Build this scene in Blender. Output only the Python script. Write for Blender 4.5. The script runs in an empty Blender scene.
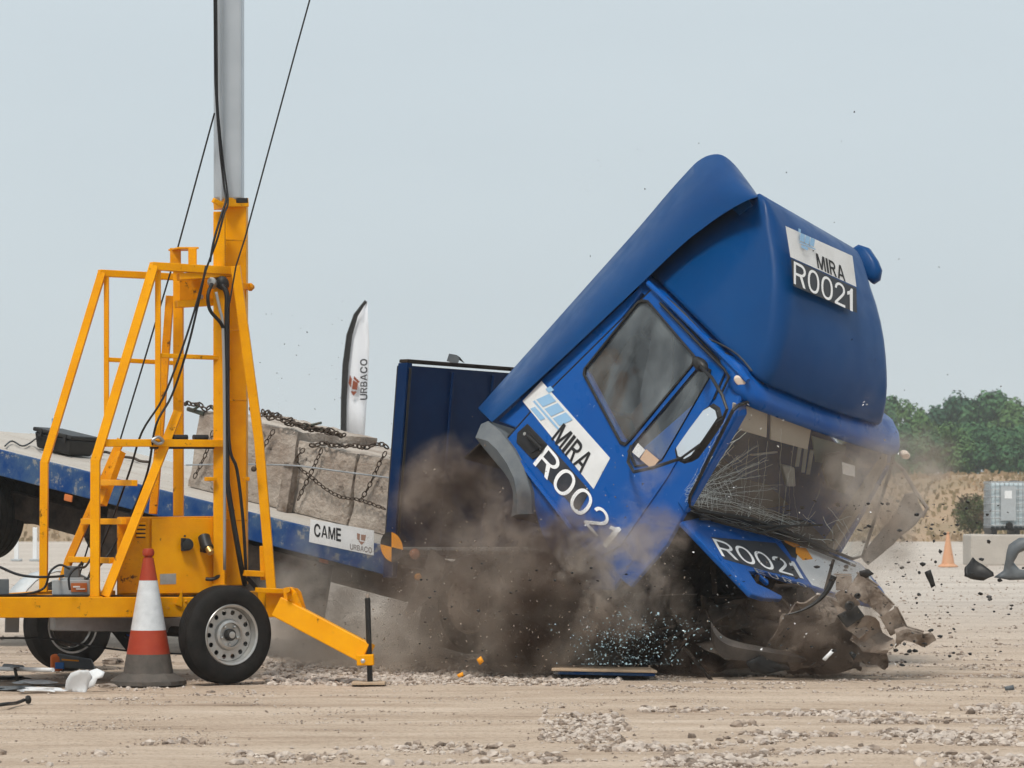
import bpy, bmesh, math, random
import numpy as np
from mathutils import Vector, Matrix, noise
random.seed(7)
R_ = random.Random(11)
sc = bpy.context.scene
rad = math.radians

# ------------------------------------------------------------------ camera
FPX, HOR, EYE = 3000.0, 505.0, 1.3
cam_d = bpy.data.cameras.new("camera")
cam = bpy.data.objects.new("camera", cam_d)
sc.collection.objects.link(cam)
cam.location = (0, 0, EYE)
cam.rotation_euler = (rad(90), 0, 0)
cam_d.sensor_width = 36
cam_d.lens = FPX / 1024 * 36
cam_d.shift_y = (HOR - 384) / 1024
cam_d.clip_start = 0.5
cam_d.clip_end = 6000
cam_d.dof.use_dof = True
cam_d.dof.focus_distance = 22.6
cam_d.dof.aperture_fstop = 8
sc.camera = cam
# ------------------------------------------------------------------ world, sun, exposure
SUN_EL, SUN_AZ = rad(58), rad(200)      # azimuth clockwise from +Y
w = bpy.data.worlds.new("World")
sc.world = w
w.use_nodes = True
nt = w.node_tree
nt.nodes.clear()
sky = nt.nodes.new('ShaderNodeTexSky')
sky.sky_type = 'NISHITA'
sky.sun_disc = False
sky.sun_elevation = SUN_EL
sky.sun_rotation = SUN_AZ
sky.dust_density = 4
sky.air_density = 1.0
bg = nt.nodes.new('ShaderNodeBackground')
bg.inputs['Strength'].default_value = 0.1
mixn = nt.nodes.new('ShaderNodeMix')
mixn.data_type = 'RGBA'
mixn.inputs['Factor'].default_value = 0.9
ns = nt.nodes.new('ShaderNodeTexNoise')
ns.inputs['Scale'].default_value = 2.2
ns.inputs['Detail'].default_value = 5
tcw = nt.nodes.new('ShaderNodeTexCoord')
mpw = nt.nodes.new('ShaderNodeMapping')
mpw.inputs['Scale'].default_value = (1, 1, 3.5)
crw = nt.nodes.new('ShaderNodeValToRGB')
crw.color_ramp.elements[0].position = 0.3
crw.color_ramp.elements[0].color = (0.60, 0.68, 0.73, 1)
crw.color_ramp.elements[1].position = 0.7
crw.color_ramp.elements[1].color = (0.67, 0.755, 0.80, 1)
vmw = nt.nodes.new('ShaderNodeVectorMath')
vmw.operation = 'SCALE'
vmw.inputs['Scale'].default_value = 10.0
nt.links.new(tcw.outputs['Generated'], mpw.inputs['Vector'])
nt.links.new(mpw.outputs[0], ns.inputs['Vector'])
nt.links.new(ns.outputs['Fac'], crw.inputs['Fac'])
nt.links.new(crw.outputs['Color'], vmw.inputs[0])
nt.links.new(sky.outputs['Color'], mixn.inputs['A'])
nt.links.new(vmw.outputs[0], mixn.inputs['B'])
nt.links.new(mixn.outputs['Result'], bg.inputs['Color'])
wo = nt.nodes.new('ShaderNodeOutputWorld')
nt.links.new(bg.outputs[0], wo.inputs['Surface'])

sd = bpy.data.lights.new("sun", 'SUN')
sd.energy = 2.7
sd.angle = rad(12)
sd.color = (1.0, 0.95, 0.87)
sun = bpy.data.objects.new("sun", sd)
sc.collection.objects.link(sun)
sdir = Vector((math.sin(SUN_AZ) * math.cos(SUN_EL), math.cos(SUN_AZ) * math.cos(SUN_EL), math.sin(SUN_EL)))
sun.rotation_euler = sdir.to_track_quat('Z', 'Y').to_euler()
sun.location = (0, 0, 30)
sc.view_settings.view_transform = 'Standard'
sc.view_settings.look = 'None'
sc.view_settings.exposure = 0.0
sc.view_settings.gamma = 1.0
sc.cycles.use_denoising = True
sc.cycles.volume_step_rate = 1.1
sc.cycles.use_adaptive_sampling = True
sc.cycles.adaptive_threshold = 0.03
sc.cycles.volume_max_steps = 128
sc.cycles.volume_bounces = 1
sc.cycles.max_bounces = 6
sc.cycles.transparent_max_bounces = 12

# ------------------------------------------------------------------ placing helpers
def P(px, py, d):
    """world point seen in direction (px, py) of the photograph, d metres out"""
    return Vector(((px - 512) * d / FPX, d, EYE + (HOR - py) * d / FPX))

class Frame:
    def __init__(s, o, f, l, u):
        s.o, s.f, s.l, s.u = Vector(o), Vector(f).normalized(), Vector(l).normalized(), Vector(u).normalized()
        s.n = s.u.cross(s.f).normalized()          # true normal of the sides
        s.inv = Matrix((s.f, s.l, s.u)).transposed().inverted()
    def __call__(s, x, y, z):
        return s.o + s.f * x + s.l * y + s.u * z
    def hit(s, n, q, px, py):
        r = P(px, py, 1.0) - Vector((0, 0, EYE))
        c = Vector((0, 0, EYE))
        t = (q - c).dot(n) / r.dot(n)
        return c + r * t
    def side(s, px, py, y=0.0):
        return s.hit(s.n, s.o + s.l * y, px, py)
    def loc(s, p):
        return s.inv @ (p - s.o)

CAB = Frame(P(647.0, 276.5, 23.13), (.54111, -.57385, -.61473), (.600, .777, -.160), (.58818, -.26419, .76436))
_yaw, _pit, _rol = rad(37), rad(10.5), rad(-1.6)
_f = Vector((math.cos(_yaw) * math.cos(_pit), -math.sin(_yaw) * math.cos(_pit), -math.sin(_pit)))
_l = Vector((math.sin(_yaw) * math.cos(_rol), math.cos(_yaw) * math.cos(_rol), math.sin(_rol)))
_l = (_l - _f * _l.dot(_f)).normalized()
BED = Frame(P(388, 547, 24.4), _f, _l, _f.cross(_l))

# ------------------------------------------------------------------ scene-graph helpers
WL = {}
def link(o):
    sc.collection.objects.link(o)
def thing(name, label, cat, loc, group=None):
    o = bpy.data.objects.new(name, None)
    o.empty_display_size = 0.2
    link(o)
    o.location = loc
    WL[o] = Vector(loc)
    o['label'] = label
    o['category'] = cat
    if group:
        o['group'] = group
    return o
def tag(o, label, cat, group=None):
    o['label'] = label
    o['category'] = cat
    if group:
        o['group'] = group
    return o
def kind(o, k):
    o['kind'] = k
    return o

class MB:
    """collects geometry in world coordinates"""
    def __init__(s):
        s.v, s.f = [], []
    def add(s, vs, fs):
        n = len(s.v)
        s.v += [Vector(a) for a in vs]
        s.f += [tuple(i + n for i in f) for f in fs]
        return s
    def hexa(s, c):
        """8 corners: bottom loop 0-3, top loop 4-7"""
        return s.add(c, [(0, 3, 2, 1), (4, 5, 6, 7), (0, 1, 5, 4), (1, 2, 6, 5), (2, 3, 7, 6), (3, 0, 4, 7)])
    def box(s, T, x0, x1, y0, y1, z0, z1):
        return s.hexa([T(x0, y0, z0), T(x1, y0, z0), T(x1, y1, z0), T(x0, y1, z0),
                       T(x0, y0, z1), T(x1, y0, z1), T(x1, y1, z1), T(x0, y1, z1)])
    def bar(s, a, b, w, h=None, up=(0, 0, 1)):
        a, b = Vector(a), Vector(b)
        h = h or w
        d = (b - a).normalized()
        sx = d.cross(Vector(up))
        if sx.length < 1e-3:
            sx = d.cross(Vector((0, 1, 0)))
        sx.normalize()
        sy = sx.cross(d)
        c = []
        for q in (a, b):
            for i, j in ((-1, -1), (1, -1), (1, 1), (-1, 1)):
                c.append(q + sx * (i * w / 2) + sy * (j * h / 2))
        return s.hexa(c)
    def tube(s, pts, r, n=8, caps=True, r1=None):
        pts = [Vector(p) for p in pts]
        rings = []
        ref = Vector((0, 0, 1))
        N = len(pts)
        for i, p in enumerate(pts):
            d = (pts[min(i + 1, N - 1)] - pts[max(i - 1, 0)]).normalized()
            if abs(d.dot(ref)) > .95:
                ref = Vector((1, 0, 0))
            a = d.cross(ref).normalized()
            b = a.cross(d)
            ref = b
            rr = r if r1 is None else r + (r1 - r) * i / max(N - 1, 1)
            rings.append([p + (a * math.cos(2 * math.pi * k / n) + b * math.sin(2 * math.pi * k / n)) * rr for k in range(n)])
        vs = [q for g in rings for q in g]
        fs = []
        for i in range(N - 1):
            for k in range(n):
                fs.append((i * n + k, i * n + (k + 1) % n, (i + 1) * n + (k + 1) % n, (i + 1) * n + k))
        if caps:
            fs += [tuple(range(n - 1, -1, -1)), tuple((N - 1) * n + k for k in range(n))]
        return s.add(vs, fs)
    def loft(s, rings, closed=True, caps=True):
        n = len(rings[0])
        vs = [q for g in rings for q in g]
        fs = []
        for i in range(len(rings) - 1):
            for k in range(n if closed else n - 1):
                fs.append((i * n + k, i * n + (k + 1) % n, (i + 1) * n + (k + 1) % n, (i + 1) * n + k))
        if caps:
            fs += [tuple(range(n - 1, -1, -1)), tuple((len(rings) - 1) * n + k for k in range(n))]
        return s.add(vs, fs)
    def lathe(s, c, ax, prof, n=32, caps=True):
        """prof: list of (radius, offset along ax)"""
        ax = Vector(ax).normalized()
        a = ax.cross(Vector((0, 0, 1)))
        if a.length < 1e-3:
            a = ax.cross(Vector((1, 0, 0)))
        a.normalize()
        b = ax.cross(a)
        rings = []
        for r, o in prof:
            rings.append([Vector(c) + ax * o + (a * math.cos(2 * math.pi * k / n) + b * math.sin(2 * math.pi * k / n)) * r for k in range(n)])
        return s.loft(rings, True, caps)
    def plate(s, outer, holes, n, th):
        """flat plate from 3D loops with holes, thickness th along -n"""
        n = Vector(n).normalized()
        bm = bmesh.new()
        es = []
        for lp in [outer] + list(holes):
            vs = [bm.verts.new(Vector(p)) for p in lp]
            for i in range(len(vs)):
                es.append(bm.edges.new((vs[i], vs[(i + 1) % len(vs)])))
        bmesh.ops.triangle_fill(bm, use_beauty=True, use_dissolve=False, edges=es, normal=n)
        for f in list(bm.faces):
            if f.normal.dot(n) < 0:
                f.normal_flip()
        if th:
            r = bmesh.ops.extrude_face_region(bm, geom=list(bm.faces))
            vv = [g for g in r['geom'] if isinstance(g, bmesh.types.BMVert)]
            bmesh.ops.translate(bm, vec=-n * th, verts=vv)
            bmesh.ops.recalc_face_normals(bm, faces=list(bm.faces))
        bm.verts.index_update()
        s.add([v.co.copy() for v in bm.verts], [tuple(v.index for v in f.verts) for f in bm.faces])
        bm.free()
        return s
    def build(s, name, mat, parent=None, smooth=False, bevel=0, label=None, origin=None, fix=True, mods=None):
        c = Vector((0, 0, 0))
        if origin is None:
            for q in s.v:
                c += q
            c /= max(len(s.v), 1)
        else:
            c = Vector(origin)
        me = bpy.data.meshes.new(name)
        me.from_pydata([tuple(q - c) for q in s.v], [], s.f)
        if fix:
            bm = bmesh.new()
            bm.from_mesh(me)
            bmesh.ops.recalc_face_normals(bm, faces=list(bm.faces))
            bm.to_mesh(me)
            bm.free()
        me.materials.append(mat)
        if smooth:
            for p in me.polygons:
                p.use_smooth = True
            if smooth != 'all':
                try:
                    me.set_sharp_from_angle(angle=rad(38))
                except Exception:
                    pass
        o = bpy.data.objects.new(name, me)
        link(o)
        WL[o] = c
        if parent is not None:
            o.parent = parent
            o.location = c - WL[parent]
        else:
            o.location = c
        if bevel:
            m = o.modifiers.new('bevel', 'BEVEL')
            m.width = bevel
            m.segments = 2
            m.limit_method = 'ANGLE'
            m.angle_limit = rad(40)
            me.shade_smooth() if False else None
        if label:
            o['label'] = label
        return o

# ------------------------------------------------------------------ materials
def lin(r, g, b):
    f = lambda c: ((c / 255 + .055) / 1.055) ** 2.4 if c > 10 else c / 255 / 12.92
    return (f(r), f(g), f(b), 1)
def mat(name, col, rough=.6, metal=0, col2=None, nscale=6, dist=.5, bump=0, bscale=30, coat=0, spec=.28, speck=None, speck_amt=.6, speck_scale=14, detail=6, rough2=None):
    m = bpy.data.materials.new(name)
    m.use_nodes = True
    t = m.node_tree
    b = t.nodes['Principled BSDF']
    col = tuple(col) if len(col) == 4 else tuple(col) + (1,)
    b.inputs['Base Color'].default_value = col
    b.inputs['Roughness'].default_value = rough
    b.inputs['Metallic'].default_value = metal
    b.inputs['Specular IOR Level'].default_value = spec
    b.inputs['Coat Weight'].default_value = coat
    b.inputs['Coat Roughness'].default_value = .12
    tc = t.nodes.new('ShaderNodeNewGeometry')
    last = None
    if col2 is not None:
        n = t.nodes.new('ShaderNodeTexNoise')
        n.inputs['Scale'].default_value = nscale
        n.inputs['Detail'].default_value = detail
        n.inputs['Roughness'].default_value = .65
        t.links.new(tc.outputs['Position'], n.inputs['Vector'])
        cr = t.nodes.new('ShaderNodeValToRGB')
        cr.color_ramp.elements[0].position = .5 - dist / 2
        cr.color_ramp.elements[1].position = .5 + dist / 2
        cr.color_ramp.elements[0].color = col
        cr.color_ramp.elements[1].color = tuple(col2) if len(col2) == 4 else tuple(col2) + (1,)
        t.links.new(n.outputs['Fac'], cr.inputs['Fac'])
        last = cr.outputs['Color']
    if speck is not None:
        n2 = t.nodes.new('ShaderNodeTexNoise')
        n2.inputs['Scale'].default_value = speck_scale
        n2.inputs['Detail'].default_value = 8
        n2.inputs['Roughness'].default_value = .75
        t.links.new(tc.outputs['Position'], n2.inputs['Vector'])
        c2 = t.nodes.new('ShaderNodeValToRGB')
        c2.color_ramp.elements[0].position = speck_amt
        c2.color_ramp.elements[1].position = speck_amt + .06
        c2.color_ramp.elements[0].color = (0, 0, 0, 1)
        c2.color_ramp.elements[1].color = (1, 1, 1, 1)
        t.links.new(n2.outputs['Fac'], c2.inputs['Fac'])
        mx = t.nodes.new('ShaderNodeMix')
        mx.data_type = 'RGBA'
        t.links.new(c2.outputs['Color'], mx.inputs['Factor'])
        if last is not None:
            t.links.new(last, mx.inputs['A'])
        else:
            mx.inputs['A'].default_value = col
        mx.inputs['B'].default_value = tuple(speck) if len(speck) == 4 else tuple(speck) + (1,)
        last = mx.outputs['Result']
    if last is not None:
        t.links.new(last, b.inputs['Base Color'])
    if rough2 is not None:
        n4 = t.nodes.new('ShaderNodeTexNoise')
        n4.inputs['Scale'].default_value = 5
        n4.inputs['Detail'].default_value = 7
        t.links.new(tc.outputs['Position'], n4.inputs['Vector'])
        mr = t.nodes.new('ShaderNodeMapRange')
        mr.inputs['From Min'].default_value = .35
        mr.inputs['From Max'].default_value = .65
        mr.inputs['To Min'].default_value = rough
        mr.inputs['To Max'].default_value = rough2
        t.links.new(n4.outputs['Fac'], mr.inputs['Value'])
        t.links.new(mr.outputs[0], b.inputs['Roughness'])
    if bump:
        n3 = t.nodes.new('ShaderNodeTexNoise')
        n3.inputs['Scale'].default_value = bscale
        n3.inputs['Detail'].default_value = 8
        t.links.new(tc.outputs['Position'], n3.inputs['Vector'])
        bp = t.nodes.new('ShaderNodeBump')
        bp.inputs['Strength'].default_value = bump
        bp.inputs['Distance'].default_value = .02
        t.links.new(n3.outputs['Fac'], bp.inputs['Height'])
        t.links.new(bp.outputs[0], b.inputs['Normal'])
    return m

YEL = mat('yellow_paint', (.86, .385, .002), .42, spec=.12, col2=(.74, .29, .002), nscale=4, dist=.4, speck=(.13, .05, .012), speck_amt=.625, speck_scale=9, bump=.06)
YEL2 = mat('yellow_paint_worn', (.76, .32, .002), .48, spec=.12, col2=(.54, .19, .003), nscale=5, dist=.4, speck=(.10, .04, .012), speck_amt=.58, speck_scale=11, bump=.08)
BLUE = mat('blue_truck_paint', (.001, .070, .31), .24, spec=.2, col2=(.0015, .088, .36), nscale=2, coat=.15, speck=(.14, .14, .15), speck_amt=.66, speck_scale=9, rough2=.5, bump=.10, bscale=3)
BLUED = mat('dark_blue_panel', (.0006, .014, .065), .5, spec=.12, col2=(.001, .026, .095), nscale=3, coat=0, speck=(.05, .06, .09), speck_amt=.68, speck_scale=7)
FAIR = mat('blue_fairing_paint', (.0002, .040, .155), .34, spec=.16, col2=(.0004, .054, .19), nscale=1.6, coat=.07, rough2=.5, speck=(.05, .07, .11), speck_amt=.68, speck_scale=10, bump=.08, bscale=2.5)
RAIL = mat('blue_rail_paint', (.004, .042, .17), .6, spec=.15, col2=(.05, .10, .19), nscale=4, dist=.22, speck=(.22, .22, .22), speck_amt=.56, speck_scale=8)
BLACK = mat('black_plastic', (.012, .012, .013), .45, col2=(.03, .028, .026), nscale=12)
DIRTY = mat('dirty_underbody', (.010, .008, .007), .85, spec=.15, col2=(.045, .033, .026), nscale=7, bump=.5, dist=.35)
RUBBER = mat('tyre_rubber', (.008, .008, .008), .8, spec=.15, col2=(.024, .021, .019), nscale=9, bump=.15, bscale=60)
STEEL = mat('silver_wheel_paint', (.48, .48, .47), .38, metal=.6, col2=(.33, .32, .30), nscale=14, speck=(.12, .09, .07), speck_amt=.68, speck_scale=20)
GALV = mat('galvanised_steel', (.42, .43, .44), .42, metal=.5, col2=(.27, .28, .29), nscale=7, dist=.4)
ALU = mat('mast_aluminium', (.50, .53, .56), .35, metal=.5, col2=(.40, .43, .46), nscale=2.5, dist=.5)
GREYP = mat('grey_plastic', (.085, .10, .115), .5, col2=(.15, .16, .165), nscale=9)
LGREY = mat('light_grey_plastic', (.42, .45, .47), .5, col2=(.34, .36, .37), nscale=8)
WHITE = mat('white_sheet', (.78, .79, .80), .5, col2=(.66, .67, .67), nscale=5, dist=.4)
WHITED = mat('dusty_white_sheet', (.62, .66, .70), .55, col2=(.42, .40, .38), nscale=7, dist=.35)
LETW = mat('white_lettering', (.85, .86, .87), .45)
LETB = mat('black_lettering', (.02, .02, .022), .5)
INK = mat('dark_label_film', (.022, .028, .04), .4, col2=(.05, .05, .055), nscale=6)
LOGOB = mat('pale_blue_print', (.28, .48, .70), .5)
BROWN = mat('rust_brown_print', (.22, .055, .025), .5)
ORANGE = mat('orange_print', (.85, .33, .02), .5)
RED = mat('cone_red', (.30, .03, .013), .5, col2=(.37, .055, .022), nscale=12, speck=(.25, .15, .12), speck_amt=.66, speck_scale=22)
CONEW = mat('cone_reflective_white', (.66, .68, .70), .45, col2=(.50, .52, .54), nscale=14, dist=.4)
CONEG = mat('cone_base_rubber', (.06, .055, .05), .8, col2=(.13, .11, .095), nscale=9, bump=.3)
CONC = mat('weathered_concrete', (.50, .44, .38), .9, col2=(.27, .215, .175), nscale=2.4, dist=.3, detail=12, speck=(.10, .08, .065), speck_amt=.60, speck_scale=5, bump=1.0, bscale=26)
CONC2 = mat('pale_concrete', (.52, .48, .43), .9, col2=(.40, .36, .32), nscale=1.5, dist=.5, bump=.5)
CHAIN = mat('rusty_chain_steel', (.05, .038, .03), .7, metal=.3, col2=(.11, .08, .06), nscale=25)
BRASS = mat('brass', (.5, .33, .12), .35, metal=.8)
CABLE = mat('cable_rubber', (.014, .014, .015), .5)
CABLEG = mat('grey_cable', (.28, .28, .28), .5)
MIRR = mat('mirror_glass', (.8, .82, .84), .12, metal=.9)
SEAT = mat('seat_fabric', (.03, .028, .03), .85, col2=(.055, .05, .05), nscale=20)
TIMB = mat('painted_timber', (.52, .40, .28), .8, col2=(.40, .29, .2), nscale=9, bump=.2)
CRUM = mat('dusty_crumpled_metal', (.13, .095, .07), .75, col2=(.40, .34, .29), nscale=7, dist=.3, bump=.9, bscale=16, speck=(.02, .015, .012), speck_amt=.58, speck_scale=9)
BEIGE = mat('dusty_beige_plastic', (.42, .35, .29), .75, col2=(.27, .21, .17), nscale=9, bump=.5)
PAINTG = mat('dusty_grey_panel', (.28, .245, .215), .7, col2=(.20, .17, .15), nscale=6)
BARK = mat('bark', (.055, .04, .028), .9, col2=(.09, .07, .05), nscale=8)

def glass(name, tint, rough, alpha, ior=1.5, film=(.45, .40, .35, 1)):
    m = bpy.data.materials.new(name)
    m.use_nodes = True
    t = m.node_tree
    t.nodes.clear()
    o = t.nodes.new('ShaderNodeOutputMaterial')
    tr = t.nodes.new('ShaderNodeBsdfTransparent')
    tr.inputs[0].default_value = tint
    gl = t.nodes.new('ShaderNodeBsdfGlossy')
    gl.inputs['Roughness'].default_value = rough
    df = t.nodes.new('ShaderNodeBsdfDiffuse')
    df.inputs[0].default_value = film
    lw = t.nodes.new('ShaderNodeLayerWeight')
    pw = t.nodes.new('ShaderNodeMath')
    pw.operation = 'POWER'
    pw.inputs[1].default_value = 5
    t.links.new(lw.outputs['Facing'], pw.inputs[0])
    fr = t.nodes.new('ShaderNodeMapRange')
    fr.inputs['To Min'].default_value = ((ior - 1) / (ior + 1)) ** 2 * 1.6
    t.links.new(pw.outputs[0], fr.inputs['Value'])
    m1 = t.nodes.new('ShaderNodeMixShader')
    m2 = t.nodes.new('ShaderNodeMixShader')
    n = t.nodes.new('ShaderNodeTexNoise')
    n.inputs['Scale'].default_value = 3
    n.inputs['Detail'].default_value = 8
    mr = t.nodes.new('ShaderNodeMapRange')
    mr.inputs['From Min'].default_value = .35
    mr.inputs['From Max'].default_value = .7
    mr.inputs['To Min'].default_value = alpha * .3
    mr.inputs['To Max'].default_value = alpha * 1.6
    t.links.new(n.outputs['Fac'], mr.inputs['Value'])
    t.links.new(mr.outputs[0], m1.inputs[0])
    t.links.new(tr.outputs[0], m1.inputs[1])
    t.links.new(df.outputs[0], m1.inputs[2])
    t.links.new(fr.outputs[0], m2.inputs[0])
    t.links.new(m1.outputs[0], m2.inputs[1])
    t.links.new(gl.outputs[0], m2.inputs[2])
    t.links.new(m2.outputs[0], o.inputs['Surface'])
    return m
GLASS = glass('side_window_glass', (.80, .85, .87, 1), .06, .26, 1.6, (.30, .34, .36, 1))  # blue-grey film: light dust plus mirrored sky painted into the colour
WSGL = glass('dusty_windscreen_glass', (.80, .83, .83, 1), .06, .11)

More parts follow.
